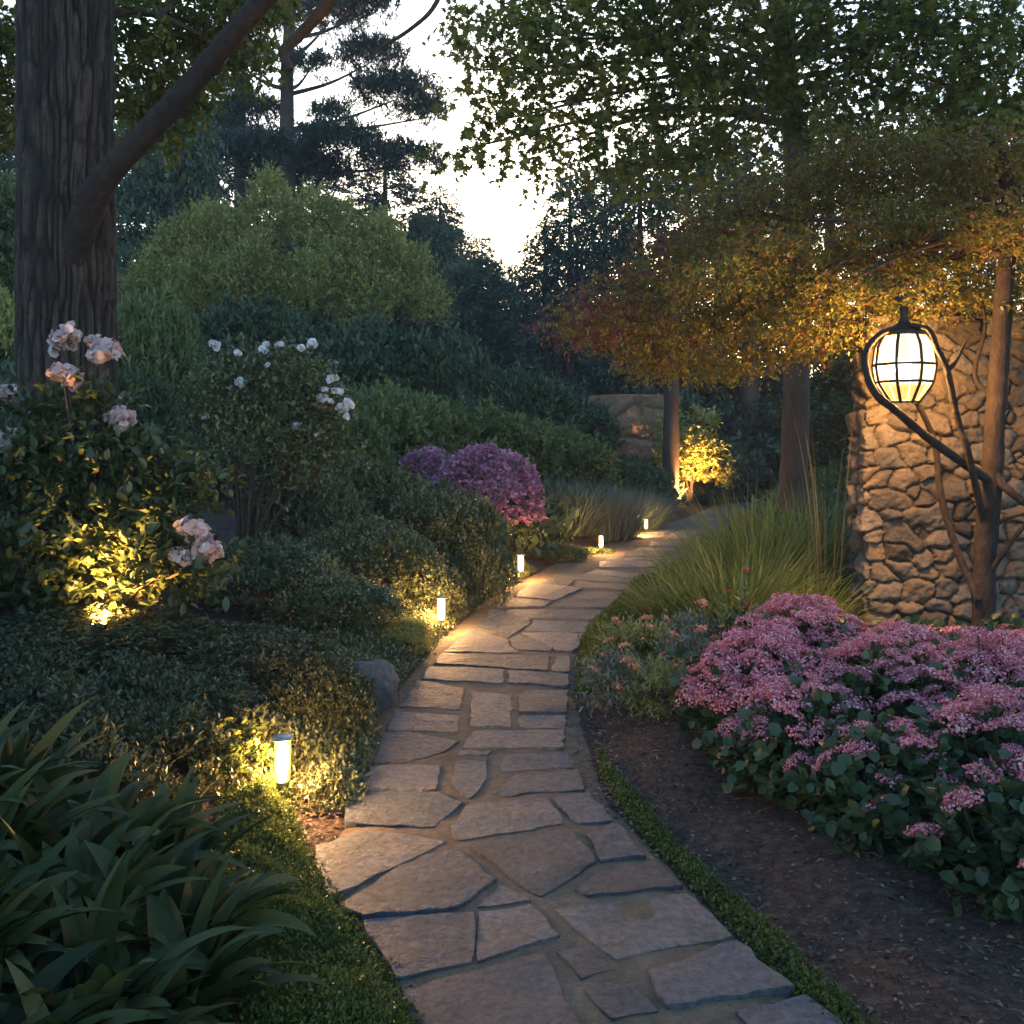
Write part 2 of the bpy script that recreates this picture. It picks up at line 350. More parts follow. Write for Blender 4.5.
stones = [[tuple(map(float, p.split(','))) for p in l.split()] for l in ST.splitlines()]
def in2(px, py): return G(px, py, .034)[:2]
polys = [np.array([in2(*p) for p in s]) for s in stones]
g = np.random.default_rng(5)
# further on the courses repeat in rows of two to three stones
y0 = 15.2
while y0 < 24.6:
    y1 = y0+g.uniform(.45, .75); cuts = sorted([-1, g.uniform(-.4, -.1), g.uniform(.25, .5), 1])
    for a_, b_ in zip(cuts[:-1], cuts[1:]):
        q = []
        for yv, tv in ((y0+.03, a_), (y0+.03, b_), (y1-.03, b_), (y1-.03, a_)):
            q.append((pc(yv)+tv*pw(yv)*.96+(.03 if tv == a_ else -.03), yv+g.uniform(-.02, .02)))
        polys.append(np.array(q))
    y0 = y1
# strip of small stones on the right side of the bend (second file beyond the joint)
y0 = 9.2
while y0 < 15.0:
    y1 = y0+g.uniform(.4, .7); xr = np.interp([y0+.02, y1-.02], PY, PX)+np.interp([y0, y1], PY, PW)
    xl = [max([p[:, 0].max() for p in polys if p[:, 1].min() < yv < p[:, 1].max()] or [xr[0]])+.05 for yv in (y0+.02, y1-.02)]
    if min(xr[0]-xl[0], xr[1]-xl[1]) > .12: polys.append(np.array([(xl[0], y0+.02), (xr[0], y0+.02), (xr[1], y1-.02), (xl[1], y1-.02)]))
    y0 = y1
for k, p in enumerate(polys):
    area = .5*np.sum(p[:, 0]*np.roll(p[:, 1], -1)-p[:, 1]*np.roll(p[:, 0], -1))
    if area < 0: p = p[::-1]
    if k < len(stones):                                     # pull the edges in a touch for the joints
        c = p.mean(0); d_ = c-p; p = p+norm(d_)*min(.003, .1*np.sqrt(abs(area)))
    pts = []
    for a_, b_ in zip(p, np.roll(p, -1, 0)):
        n = max(2, int(np.linalg.norm(b_-a_)/.05)); t = np.arange(n)/n; q = a_+(b_-a_)*t[:, None]
        e = norm(np.array([(b_-a_)[1], -(b_-a_)[0]])); amp = min(.014, .06*np.sqrt(abs(area)))
        q[1:] += e*((vnoise(np.stack([q[1:, 0]*14, q[1:, 1]*14, np.full(n-1, k*1.)], -1))-.5)*2*amp)[:, None]; pts.append(q)
    q = np.vstack(pts); c = q.mean(0); n = len(q); top = .031+g.uniform(-.004, .006); tx, ty = g.normal(size=2)*.005
    def zt(v): return top+(v[:, 0]-c[0])*tx+(v[:, 1]-c[1])*ty+.006*(fbm(np.stack([v[:, 0]*7, v[:, 1]*7, 0*v[:, 0]+k], -1), 3)-.5)*2
    mb = MB(); rings = []
    for s_, dz in ((1.003, -.05), (1.0, -.004), (.9965, -.0008), (.99, 0)):
        v = c+(q-c)*s_; rings.append(np.column_stack([v, zt(v)+dz]))
    for s_ in (.975, .93, .85, .68, .5, .32, .15): v = c+(q-c)*s_; rings.append(np.column_stack([v, zt(v)]))
    rings[0][:, 2] = -.02
    V = np.vstack(rings+[np.array([[*c, top]])]); i, j = np.meshgrid(np.arange(len(rings)-1), np.arange(n), indexing='ij'); j2 = (j+1) % n
    mb.add(V, np.stack([i*n+j, i*n+j2, (i+1)*n+j2, (i+1)*n+j], -1).reshape(-1, 4), np.full(len(V), g.uniform(.05, .95)))
    b0 = (len(rings)-1)*n; jj = np.arange(n); mb.f.append(np.stack([b0+jj, b0+(jj+1) % n, np.full(n, len(V)-1)], -1)); mb.m.append((n, 0))
    mb.obj('flagstone', M['flag'], path, True)

# ------------------------------------------------------------------ masonry
def masonry(name, width, depth, height, cell, mats, seed, n=(150, 260), batter=.03, bulge=.035, parent=None):
    g = np.random.default_rng(seed); per = width+2*depth; nu, nv = int(per*n[0]/2), int(height*n[1]/2.6)
    us = np.linspace(0, per, nu); vs = np.linspace(0, height, nv); U, V = np.meshgrid(us, vs)
    cw, ch = cell; A = []
    for r in range(int(height/ch)+3):
        x = -cw*g.random(); 
        while x < per+cw: A.append((x, (r-.6)*ch+g.uniform(-.42, .42)*ch, g.choice([0, .02, .05, .09])*ch/.17*g.uniform(.6, 1))); x += cw*g.uniform(.45, 1.6)
    A = np.array(A); rc = g.random(len(A)); out = g.uniform(-.4, 1, len(A))
    wob = fbm(np.stack([U*7, V*7, 0*U], -1).reshape(-1, 3), 2, seed).reshape(U.shape)-.5
    Uw, Vw = U+wob*.07, V+wob.T.mean()*0+(fbm(np.stack([U*7+40, V*7, 0*U], -1).reshape(-1, 3), 2, seed).reshape(U.shape)-.5)*.07
    d = (np.abs((Uw[..., None]-A[:, 0])/(cw/ch))**2.8+np.abs(Vw[..., None]-A[:, 1])**2.8)**(1/2.8)-A[:, 2]
    ix = np.argpartition(d, 2, axis=-1)[..., :2]; dd = np.take_along_axis(d, ix, -1); o_ = np.argsort(dd, -1); ix = np.take_along_axis(ix, o_, -1); dd = np.take_along_axis(dd, o_, -1)
    e = np.clip((dd[..., 1]-dd[..., 0])/(ch*.42), 0, 1); prof = 1-(1-e)**2.4
    tl = g.normal(size=(len(A), 2))*.16; i0 = ix[..., 0]; tilt = np.clip(tl[i0, 0]*(U-A[i0, 0])+tl[i0, 1]*(V-A[i0, 1]), -.03, .03)*prof
    rough = fbm(np.stack([U*22, V*22, 0*U], -1).reshape(-1, 3), 3, seed).reshape(U.shape)-.5
    off = prof*bulge*(1+.5*out[ix[..., 0]])+rough*.04+tilt-(e < .1)*.02
    bx = np.where(U < depth, 0, np.where(U > depth+width, width, U-depth)); by = np.where(U < depth, depth-U, np.where(U > depth+width, U-depth-width, 0))
    nx = np.where(U < depth, -1., np.where(U > depth+width, 1., 0)); ny = np.where((U >= depth) & (U <= depth+width), -1., 0)
    # round the corners
    cr = .06
    for uc, sx in ((depth, -1), (depth+width, 1)):
        t = np.clip((U-uc)/cr, -1, 1)*sx; m = np.abs(U-uc) < cr; ang = (t+1)*PI/4; nx = np.where(m, sx*np.sin(ang), nx); ny = np.where(m, -np.cos(ang), ny)
    inset = batter*V/height
    X = bx+nx*(off-inset); Yy = by+ny*(off-inset); X = X+.07*(fbm(np.stack([0*V, V*5, 0*V+seed], -1).reshape(-1, 3), 2, 1).reshape(V.shape)-.5); rnd = np.where(e < .09, 0, .12+.88*rc[ix[..., 0]])
    mb = MB(); i, j = np.meshgrid(np.arange(nv-1), np.arange(nu-1), indexing='ij'); a = i*nu+j
    mb.add(np.stack([X, Yy, V], -1).reshape(-1, 3), np.stack([a, a+1, a+nu+1, a+nu], -1).reshape(-1, 4), rnd.ravel())
    top = np.stack([X[-1], Yy[-1], V[-1]], -1); ctr = np.array((width/2, depth*.7, height+.04)); k = len(top)
    mb.add(np.vstack([top, ctr+(top-ctr)*.45+UP*.03, ctr[None]]), np.array([(a_, a_+1, k+a_+1, k+a_) for a_ in range(k-1)]), np.full(2*k+1, .5))
    mb.f.append(np.array([(k+a_, k+a_+1, 2*k) for a_ in range(k-1)])+mb.n-(2*k+1)); mb.m.append((k-1, 0))
    return mb.obj(name, mats, parent, True)
w_ = T(masonry('stone_wall', 2.6, .3, 2.6, (.22, .145), M['wall'], 11), 'tall rubble stone wall end lit gold by the hanging lantern', 'wall'); w_.location = (2.72, 7.3, -.05)
w_ = T(masonry('block_wall', 2.2, .8, 2.35, (.85, .7), M['farwall'], 4, (40, 90), .05, .06), 'distant brown retaining wall of large blocks behind the slender trunk', 'wall'); w_.location = (1.95, 23.6, .35)

# ------------------------------------------------------------------ prototypes for shrubs (unit size: half-width 1, height 1)
def proto(seed, nl, nspr, k, slen, L, Wd, shape='diamond', up=.35, lump=.22, zsq=.75, **kw):
    g = np.random.default_rng(seed); lob = [(0, 0, .3, .75, .75, .62)]
    for i in range(nl):
        a = i*2.4+g.random(); rr = g.uniform(.3, .62); h = .25+.5*(1-rr)*g.uniform(.7, 1.1)
        s = g.uniform(.28, .42); lob.append((math.cos(a)*rr, math.sin(a)*rr, h, s, s, s*zsq))
    return crown(MB(), lob, nspr, k, slen, L, Wd, g, shape, up, -.35, lump, .3, **kw).mesh('foliage', M['mid'])
PR = {
 'fine': [proto(s, 9, 3400, 9, .11, .05, .026) for s in (1, 2)],
 'mound': [proto(s, 11, 2600, 9, .13, .075, .036) for s in (3, 4, 5)],
 'far': [proto(s, 12, 2600, 8, .15, .075, .04, lump=.35) for s in (6, 7)],
 'spiky': [proto(s, 14, 4200, 9, .17, .045, .02, up=.9, lump=.42, spread=1.0, freq=5.) for s in (8, 9)],
}
gS = np.random.default_rng(77); pick = {}
def shrub(px, top, d, wpx, kind, m, label, name='mounded_shrub', cat='shrub', group=None, depth=None, hmin=.2, sink=.05):
    x = (px-CX)/F*d; zt = EYE-(top-HY)/F*d; z0 = float(hgt(x, d))-sink; hw = wpx/2/F*d
    k = pick.get(kind, 0); pick[kind] = k+1
    o = link(name, PR[kind][k % len(PR[kind])], None, (x, d, z0), gS.uniform(0, 6.28), (hw, (depth or hw), max(hmin, zt-z0)))
    if depth: o.rotation_euler = (0, 0, gS.choice([0, PI]))
    setmat(o, M[m]); return T(o, label, cat, group)

# ------------------------------------------------------------------ far trees
def conifer_proto(seed, H=10, R=2.6, nb=150):
    g = np.random.default_rng(seed); mb = MB(); O = []; D = []
    tk = MB(); tube(tk, [(0, 0, -.5), (0, 0, H*.5), (0, 0, H*.98)], (.22, .13, .02), 8)
    for b in range(nb):
        t = (b+g.random())/nb; z = H*(.03+.95*t); a = b*2.39996+g.normal()*.3; ln = R*(1-t)**.75*g.uniform(.7, 1.12)+.15
        n = max(3, int(ln*13)); s = np.linspace(.12, 1, n)**.8; dr = .3*ln
        p = np.stack([np.cos(a)*ln*s, np.sin(a)*ln*s, z+.25*ln*s-dr*s**2*1.3], 1)+g.normal(size=(n, 3))*(.05+.06*ln*s[:, None])
        O.append(p); D.append(norm(np.stack([np.cos(a)+g.normal(size=n)*.5, np.sin(a)+g.normal(size=n)*.5, -.25+g.normal(size=n)*.25], 1)))
        if b % 2 == 0: tube(tk, p[::max(1, n//4)], np.linspace(.035, .008, len(p[::max(1, n//4)])), 4, cap=False)
    O = np.vstack(O); D = np.vstack(D); sprigs(mb, O, D, 8, .36, .2, .06, g, up=0, spread=.65, droop=.25)
    return mb.mesh('foliage', M['conifer']), tk.mesh('trunk', M['bark'], True)
def broad_proto(seed, n=4200, L=.16, Wd=.085, k=9, H=6.0, R=2.4, low=.3, shape='diamond'):
    g = np.random.default_rng(seed); lob = []; tk = MB(); tube(tk, curve([(0, 0, -.4), (.05, 0, H*.25), (0, .1, H*.55), (.1, 0, H*.85)], 4), np.linspace(.2, .04, 13), 8)
    for i in range(16):
        t = (i+.5)/16; z = H*(low+(.93-low)*t); a = i*2.4; rr = R*.62*math.sqrt(max(.05, 1-((t-.3)/.75)**2))*g.uniform(.6, 1.1)
        c = (math.cos(a)*rr, math.sin(a)*rr, z); s = R*g.uniform(.32, .5); lob.append((*c, s, s, s*.7))
        tube(tk, curve([(0, 0, z*.55), (c[0]*.5, c[1]*.5, z*.8), c], 4), np.linspace(.07, .015, 9), 5, cap=False)
    mb = crown(MB(), lob, n, k, .34, L, Wd, g, shape, .25, -.7, .25, .45)
    return mb.mesh('foliage', M['blue']), tk.mesh('trunk', M['bark'], True)
CON = [conifer_proto(s) for s in (21, 22, 23)]; BRO = [broad_proto(s) for s in (31, 32)]
def tree(px, top, d, wpx, pr, m, label, name, group=None, H=10., R=2.6):
    x = (px-CX)/F*d; z0 = float(hgt(x, d)); zt = EYE-(top-HY)/F*d; hw = wpx/2/F*d
    t = empty(name, (x, d, z0), gS.uniform(0, 6.28)); t.scale = (hw/R, hw/R, max(1, zt-z0)/H)
    setmat(link('foliage', pr[0], t), M[m]); link('trunk', pr[1], t); return T(t, label, 'tree', group)
gr = 'trees behind the garden'
for i, (px, top, d, w, lab) in enumerate([
    (215, 95, 40, 170, 'dark blue conifer rising behind the grey green tree at left'),
    (300, 118, 43, 190, 'dark conifer directly below the open pine branches'),
    (385, 140, 41, 180, 'bluish conifer right of the pine on the far slope'),
    (545, 215, 36, 130, 'conifer closing the slope right under the sky gap'),
    (605, 165, 36, 170, 'conifer standing between the sky gap and the maple canopy'),
    (340, 215, 36, 230, 'dark conifer close behind the golden green shrub'),
    (440, 182, 39, 130, 'bluish conifer on the slope edge left of the sky gap'),
    (482, 232, 44, 110, 'low far conifer at the foot of the sky gap'),
    (512, 262, 50, 110, 'smallest far conifer under the brightest patch of sky'),
    (570, 150, 27.5, 150, 'dark conifer right of the sky gap reaching down to the block wall'),
    (640, 138, 29, 190, 'dark conifer behind the tip of the red maple crown'),
    (720, 120, 32, 230, 'dark conifer behind the middle of the red maple crown'),
    (830, 100, 34, 260, 'dark conifer behind the upper right maple canopy'),
    (960, 60, 30, 260, 'dark conifer behind the lantern corner at right'),
    (60, 70, 42, 220, 'dark conifer glimpsed beside the big left trunk'),
    (-30, 40, 34, 240, 'dark conifer cut by the left edge of the view')]):
    tree(px, top, d, w, CON[i % 3], 'conifer', lab, 'conifer_tree', gr)
for i, (px, top, d, w, m, lab) in enumerate([
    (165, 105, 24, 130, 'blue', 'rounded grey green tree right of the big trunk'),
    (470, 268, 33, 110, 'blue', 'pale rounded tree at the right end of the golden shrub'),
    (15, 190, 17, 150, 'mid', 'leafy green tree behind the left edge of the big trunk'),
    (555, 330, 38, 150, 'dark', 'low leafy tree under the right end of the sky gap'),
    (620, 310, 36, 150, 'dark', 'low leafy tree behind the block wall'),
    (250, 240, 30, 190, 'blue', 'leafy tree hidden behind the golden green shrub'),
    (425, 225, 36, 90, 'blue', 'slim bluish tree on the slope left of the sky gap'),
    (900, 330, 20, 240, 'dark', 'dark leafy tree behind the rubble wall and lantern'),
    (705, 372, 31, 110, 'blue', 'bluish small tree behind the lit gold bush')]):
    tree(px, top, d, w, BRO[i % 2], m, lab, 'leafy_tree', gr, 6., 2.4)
# open pine
def pine():
    d = 30.; g = np.random.default_rng(41); b = P(287, 300, d); base = np.array((b[0], d, float(hgt(b[0], d)))); t = empty('pine_tree', base)
    T(t, 'open pine with bare trunk and flat needle clouds against pale sky', 'tree', gr)
    tk = MB(); q = lambda px, py, dd=0.: P(px, py, d+dd)-base
    trunk = curve([q(289, 440), q(288, 200), q(287, 90), q(291, 0), q(296, -80)], 8); tube(tk, trunk, np.linspace(.3, .13, len(trunk)), 10, g=g, rough=.04)
    lob = []
    for (px, py, r, hz, dd, y0) in [(395, 100, 1.5, .5, 0, 130), (372, 62, 1.2, .45, 1, 95), (425, 118, .8, .35, .5, 130), (340, 150, 1.5, .5, -1, 165), (405, 165, 1.2, .45, 1, 170), (250, 118, 1.2, .4, 1, 140), (236, 62, 1.3, .45, -1, 90),
                                (330, 22, 1.3, .4, 1, 60), (300, -15, 1.6, .5, 0, 20), (255, 15, 1.4, .45, 1, 55), (365, 12, 1., .35, -1, 40), (300, 178, 1.8, .6, 1, 185), (225, 160, 1.5, .5, 0, 180), (310, 70, .7, .25, -.8, 90), (330, 120, .7, .25, .8, 130), (268, 150, .8, .3, 0, 160)]:
        c = q(px, py, dd); lob.append((*c, r, r*.9, hz))
        a = q(287, y0); br = curve([a, (a+c)/2+np.array((0, 0, -.15)), c], 5); tube(tk, br, np.linspace(.08, .02, len(br)), 6, cap=False)
    mb = crown(MB(), lob, 6200, 12, .3, .24, .036, g, up=.6, zmin=-.5, lump=.3, inner=.6)
    link('foliage', mb.mesh('foliage', M['pine']), t); link('trunk', tk.mesh('trunk', M['barkr'], True), t)
    tk = MB(); t2 = empty('pine_tree', (P(241, 300, 33)[0], 33, 3.)); pts = [P(241, 300, 33)-np.array(t2.location), P(240, 100, 33)-np.array(t2.location), P(240, 52, 33)-np.array(t2.location)]
    tube(tk, curve(pts, 6), np.linspace(.24, .16, 13), 8); link('trunk', tk.mesh('trunk', M['barkr'], True), t2)
    mb = crown(MB(), [(*(P(*a)-np.array(t2.location)), 1., 1., .4) for a in ((215, 130, 33), (255, 150, 33), (225, 95, 33.5), (205, 60, 33))], 700, 12, .3, .26, .04, g, up=.6, lump=.3, inner=.6); link('foliage', mb.mesh('foliage', M['pine']), t2)
    T(t2, 'broken topped pine trunk left of the open pine', 'tree', gr)
pine()

# ------------------------------------------------------------------ middle ground shrubs
def plumes(L_, d, lab, seed, stems, n, leaf=.085, m='golden', name='tall_shrub'):
    g = np.random.default_rng(seed); b = P(*stems, d); base = np.array((b[0], d, float(hgt(b[0], d)))); t = empty(name, base); st = MB(); lob = []
    for px, py, r, dd in L_:
        c = P(px, py, d+dd)-base; lob.append((*c, r*.8, r*.8, r)); p = curve([(g.normal()*.15, g.normal()*.15, -.1), (c[0]*.35, c[1]*.4, c[2]*.45), c], 5); tube(st, p, np.linspace(.07, .012, len(p)), 6, cap=False)
        for k in range(5):
            a, q = g.uniform(0, 6.28), r*g.uniform(.4, .9); lob.append((c[0]+math.cos(a)*q, c[1]+math.sin(a)*q*.8, c[2]+g.uniform(-.3, .9)*r, .26*r, .26*r, .55*r))
    link('foliage', crown(MB(), lob, n, 9, .3, leaf, leaf*.42, g, up=.55, zmin=-.8, lump=.35, inner=.55, var=.2).mesh('foliage', M[m]), t); link('stem', st.mesh('stem', M['twig'], True), t); return T(t, lab, 'shrub')
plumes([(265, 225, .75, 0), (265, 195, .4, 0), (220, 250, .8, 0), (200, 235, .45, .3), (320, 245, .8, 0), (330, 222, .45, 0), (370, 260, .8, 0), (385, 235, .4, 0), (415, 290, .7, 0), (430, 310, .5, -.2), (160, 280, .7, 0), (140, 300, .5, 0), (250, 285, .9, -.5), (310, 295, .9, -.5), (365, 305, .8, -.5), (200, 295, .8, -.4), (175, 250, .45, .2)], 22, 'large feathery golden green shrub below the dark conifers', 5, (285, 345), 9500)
hd = 'clipped dark hedge shrubs on the slope'
shrub(255, 308, 19, 170, 'mound', 'dark', 'dark hedge shrub under the left half of the golden shrub', group=hd)
shrub(370, 325, 18.5, 180, 'mound', 'dark', 'dark hedge shrub under the right half of the golden shrub', group=hd)
shrub(450, 340, 20, 120, 'mound', 'dark', 'dark hedge shrub left of the conifer skirts', group=hd)
shrub(150, 300, 15, 120, 'mound', 'light', 'light green mound just right of the big trunk')
shrub(235, 360, 13, 130, 'mound', 'mid', 'mid green mound between the trunk and the white rose bush')
shrub(5, 300, 15, 110, 'mound', 'golden', 'yellow green shrub left of the big trunk at the edge')
shrub(130, 375, 11.5, 110, 'mound', 'dark', 'dark shrub behind the blush flowers beside the trunk')
shrub(385, 388, 14.5, 150, 'mound', 'light', 'soft green mound right of the white rose bush')
shrub(320, 400, 12.5, 150, 'mound', 'mid', 'green mound behind the white rose bush')
shrub(470, 408, 16, 180, 'mound', 'mid', 'broad green mound above the purple azalea')
shrub(545, 428, 17, 150, 'mound', 'mid', 'green mound sloping down right of the azalea')
shrub(590, 455, 18, 110, 'mound', 'dark', 'low dark mound nearest the far path bend')
shrub(425, 372, 19, 120, 'mound', 'blue', 'bluish shrub in the dip above the green mounds')
shrub(520, 375, 21, 140, 'mound', 'dark', 'dark shrub in the shadow of the right conifer')
shrub(628, 462, 20.5, 90, 'far', 'dark', 'dark shrub below the block wall left of the slender trunk')
shrub(560, 395, 23, 120, 'far', 'dark', 'dark shrub left of the block wall')
bb = 'bluish shrubs behind the far path bend'
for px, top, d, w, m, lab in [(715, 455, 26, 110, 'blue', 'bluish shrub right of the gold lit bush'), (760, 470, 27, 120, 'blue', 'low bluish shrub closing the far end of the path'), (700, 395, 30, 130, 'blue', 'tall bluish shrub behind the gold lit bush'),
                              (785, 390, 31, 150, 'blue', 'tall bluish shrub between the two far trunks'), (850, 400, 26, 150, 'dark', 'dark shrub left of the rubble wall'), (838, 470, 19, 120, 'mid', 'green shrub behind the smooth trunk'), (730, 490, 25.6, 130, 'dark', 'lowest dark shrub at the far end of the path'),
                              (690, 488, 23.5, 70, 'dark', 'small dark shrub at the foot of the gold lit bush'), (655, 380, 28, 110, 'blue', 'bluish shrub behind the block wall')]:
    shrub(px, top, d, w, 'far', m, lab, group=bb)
# purple azalea
def azalea(px, top, d, wpx, lab, m2=.55):
    x = (px-CX)/F*d; z0 = float(hgt(x, d)); hw = wpx/2/F*d; h = EYE-(top-HY)/F*d-z0; g = np.random.default_rng(int(px))
    t = empty('azalea_bush', (x, d, z0)); lob = [(0, 0, h*.48, hw*.98, hw*.9, h*.52)]
    link('foliage', crown(MB(), lob, 1500, 8, .1, .045, .022, g, lump=.1).mesh('foliage', M['dark']), t)
    lob = [(a, b, c+.03, r*1.03, s*1.03, u*1.04) for a, b, c, r, s, u in lob]
    link('blossom', crown(MB(), lob, 3600, 6, .05, .05, .045, g, zmin=-.25, lump=.06, inner=.1, shape='round', stray=0).mesh('blossom', M['azfl']), t)
    return T(t, lab, 'shrub')
azalea(487, 456, 11.6, 108, 'dome of purple azalea in full bloom above the third path light')
azalea(430, 457, 12.6, 70, 'paler purple azalea tucked left of the big dome')
# prostrate shrubs along the left of the path
pr = 'low spreading shrubs left of the path'
for px, top, d, w, k, m, lab in [
    (370, 462, 10.2, 130, 'mound', 'olive', 'brownish green spreading shrub left of the purple azalea'),
    (440, 486, 9.6, 150, 'fine', 'olive', 'spreading shrub below the purple azalea'),
    (478, 528, 9.2, 90, 'fine', 'olive', 'spreading shrub reaching the third path light'),
    (300, 470, 8.9, 130, 'mound', 'blue', 'bluish shrub at the foot of the white rose bush'),
    (370, 520, 8.2, 170, 'fine', 'olive', 'wide spreading shrub in the middle of the left bank'),
    (265, 540, 7.2, 170, 'fine', 'blue', 'blue green shrub right of the lit blush flower bush'),
    (430, 565, 8.5, 90, 'fine', 'olive', 'spreading shrub behind the second path light'),
    (330, 575, 6.9, 150, 'fine', 'olive', 'spreading shrub above the boulder'),
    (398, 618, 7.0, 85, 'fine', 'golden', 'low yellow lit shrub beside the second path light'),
    (90, 610, 5.3, 270, 'fine', 'dark_olive', 'dark low shrub at the left edge below the blush flowers'),
    (235, 628, 5.3, 210, 'fine', 'dark_olive', 'dark low shrub in the middle of the left foreground'),
    (320, 662, 5.0, 130, 'fine', 'dark_olive', 'rounded low shrub just behind the nearest path light'),
    (165, 668, 4.7, 210, 'fine', 'dark_olive', 'brownish low shrub left of the nearest path light'),
    (20, 640, 4.7, 190, 'fine', 'dark_olive', 'brownish low shrub cut by the left edge'), (80, 700, 4.2, 220, 'fine', 'dark_olive', 'low brownish shrub right behind the strap leaved plants'), (215, 728, 4.25, 110, 'fine', 'dark_olive', 'small low shrub left of the nearest path light')]:
    shrub(px, top, d, w, k, m, lab, 'spreading_shrub', group=pr, hmin=.15)
# silvery lavender: upright fine blades
def tuft(name, x, y, n, L, Wd, el, dr, m, seed, rad, lab, cat, group=None, segs=5, z=None, lj=.35):
    g = np.random.default_rng(seed); mb = MB(); a = g.uniform(0, 2*PI, n); r = rad*np.sqrt(g.random(n)); Pp = np.stack([np.cos(a)*r, np.sin(a)*r, np.zeros(n)-.02], 1)
    az = a+g.normal(size=n)*.6; e = np.clip(el+g.normal(size=n)*.2-.25*r/max(rad, .01), .2, 1.55)
    blades(mb, Pp, az, e, L*g.uniform(1-lj, 1+lj*.6, n), Wd*g.uniform(.7, 1.3, n), dr*g.uniform(.3, 1.6, n), g, segs)
    o = mb.obj(name, M[m]); o.location = (x, y, float(hgt(x, y)) if z is None else z); return T(o, lab, cat, group)
lv = 'silvery lavender mounds by the path bend'
for i, (px, d, r, L, lab) in enumerate([(560, 14.6, .5, .85, 'silvery lavender mound right beside the purple azalea'), (600, 15.2, .55, .9, 'silvery lavender mound above the fourth path light'), (634, 16.8, .45, .7, 'silvery lavender mound behind the farthest path light')]):
    tuft('lavender', (px-CX)/F*d, d, 1500, L, .014, 1.2, .5, 'grey', 50+i, r, lab, 'lavender', lv, 4)
gc = 'low leafy edging plants along the left of the path'
for px, top, d, w, lab in [(560, 545, 12.6, 70, 'leafy edging plant between third and fourth path lights'), (590, 548, 13.4, 60, 'leafy edging plant at the fourth path light'), (632, 528, 16.4, 50, 'leafy edging plant at the farthest path light'), (530, 548, 12.4, 60, 'leafy edging plant below the azalea dome'), (618, 537, 15.2, 50, 'leafy edging plant between fourth and fifth path lights')]:
    shrub(px, top, d, w, 'mound', 'mid', lab, 'edging_plant', 'plant', gc, hmin=.12)
# gold lit bush, far
def leafy(name, x, y, h, hw, m, L, n, lab, shape='oval', k=7, cat='shrub', seed=3, stems=7, slen=.22, up=.3):
    g = np.random.default_rng(seed); z0 = float(hgt(x, y)); t = empty(name, (x, y, z0)); lob = []; st = MB()
    for i in range(stems+4):
        a = i*2.4; rr = hw*.62*g.uniform(.3, 1); z = h*g.uniform(.32, .85); s = hw*g.uniform(.3, .48); lob.append((math.cos(a)*rr, math.sin(a)*rr, z, s, s, s*.8))
        if i < stems: pts = curve([(0+g.normal()*.04, g.normal()*.04, -.05), (lob[-1][0]*.35, lob[-1][1]*.35, z*.5), lob[-1][:3]], 5); tube(st, pts, np.linspace(.022, .006, len(pts))*max(.5, min(1.5, h)), 6)
    link('foliage', crown(MB(), lob, n, k, slen, L, L*.55, g, shape, up, -.8, .25, .6).mesh('foliage', M[m]), t)
    link('stem', st.mesh('stem', M['twig'], True), t); return T(t, lab, cat)
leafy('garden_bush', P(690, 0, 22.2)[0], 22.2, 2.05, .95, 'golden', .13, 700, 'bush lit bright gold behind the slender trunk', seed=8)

# ------------------------------------------------------------------ white rose bush
def bloom_mesh(name, m, seed, R, n, pl):
    g = np.random.default_rng(seed); u = usph(n, g); u[:, 2] = np.abs(u[:, 2])*.9-.15; u = norm(u); mb = MB()
    D = norm(u*.55+np.cross(u, usph(n, g))*.9+UP*.3); put(mb, u*(R*g.uniform(.35, .85, n))[:, None]-D*pl*.4, D, u, pl*g.uniform(.8, 1.3, n), pl*g.uniform(.8, 1.2, n), np.clip(g.normal(.55, .25, n), 0, 1), 'round')
    return mb.mesh(name, M[m])
def rosebush():
    d = 8.; b = P(243, 520, d); x = b[0]; z0 = float(hgt(x, d)); base = np.array((x, d, z0)); t = empty('rose_bush', base); g = np.random.default_rng(12)
    T(t, 'multi stemmed rose bush with small white blooms on the left bank', 'shrub'); q = lambda px, py, dd=0.: P(px, py, d+dd)-base
    lob = [(*q(px, py, dd), r, r, r*.75) for px, py, dd, r in [(230, 400, 0, .3), (275, 385, .1, .33), (315, 420, 0, .28), (255, 440, -.2, .32), (210, 430, .1, .22), (300, 455, -.1, .3), (335, 455, .1, .2), (245, 370, .2, .2), (300, 380, -.1, .22), (270, 475, .1, .24), (330, 405, .1, .2), (215, 385, 0, .18)]]
    link('foliage', crown(MB(), lob, 1900, 7, .15, .042, .026, g, 'oval', .35, -.9, .3, .8).mesh('foliage', M['olive']), t)
    st = MB()
    for l in lob:
        p = curve([(g.normal()*.05, g.normal()*.04, -.1), (l[0]*.3+.02, l[1]*.4, l[2]*.45), l[:3]], 5); tube(st, p, np.linspace(.025, .006, len(p)), 6)
    link('stem', st.mesh('stem', M['twig'], True), t); bm = [bloom_mesh('flower', 'white', s, .042, 16, .042) for s in (1, 2)]
    for i, (px, py) in enumerate([(237, 353), (262, 351), (240, 383), (268, 366), (302, 348), (311, 345), (325, 390), (330, 402), (347, 417), (298, 428), (349, 404), (214, 346), (280, 345), (333, 380), (285, 372), (322, 398), (337, 392), (316, 436), (205, 417), (266, 345), (342, 410), (270, 440)]):
        o = link('flower', bm[i % 2], t, q(px, py, -.3+.25*g.random()), g.random()*6, (g.uniform(.6, 1.25),)*3); o.rotation_euler = (g.normal()*.5, g.normal()*.5, g.random()*6)
rosebush()
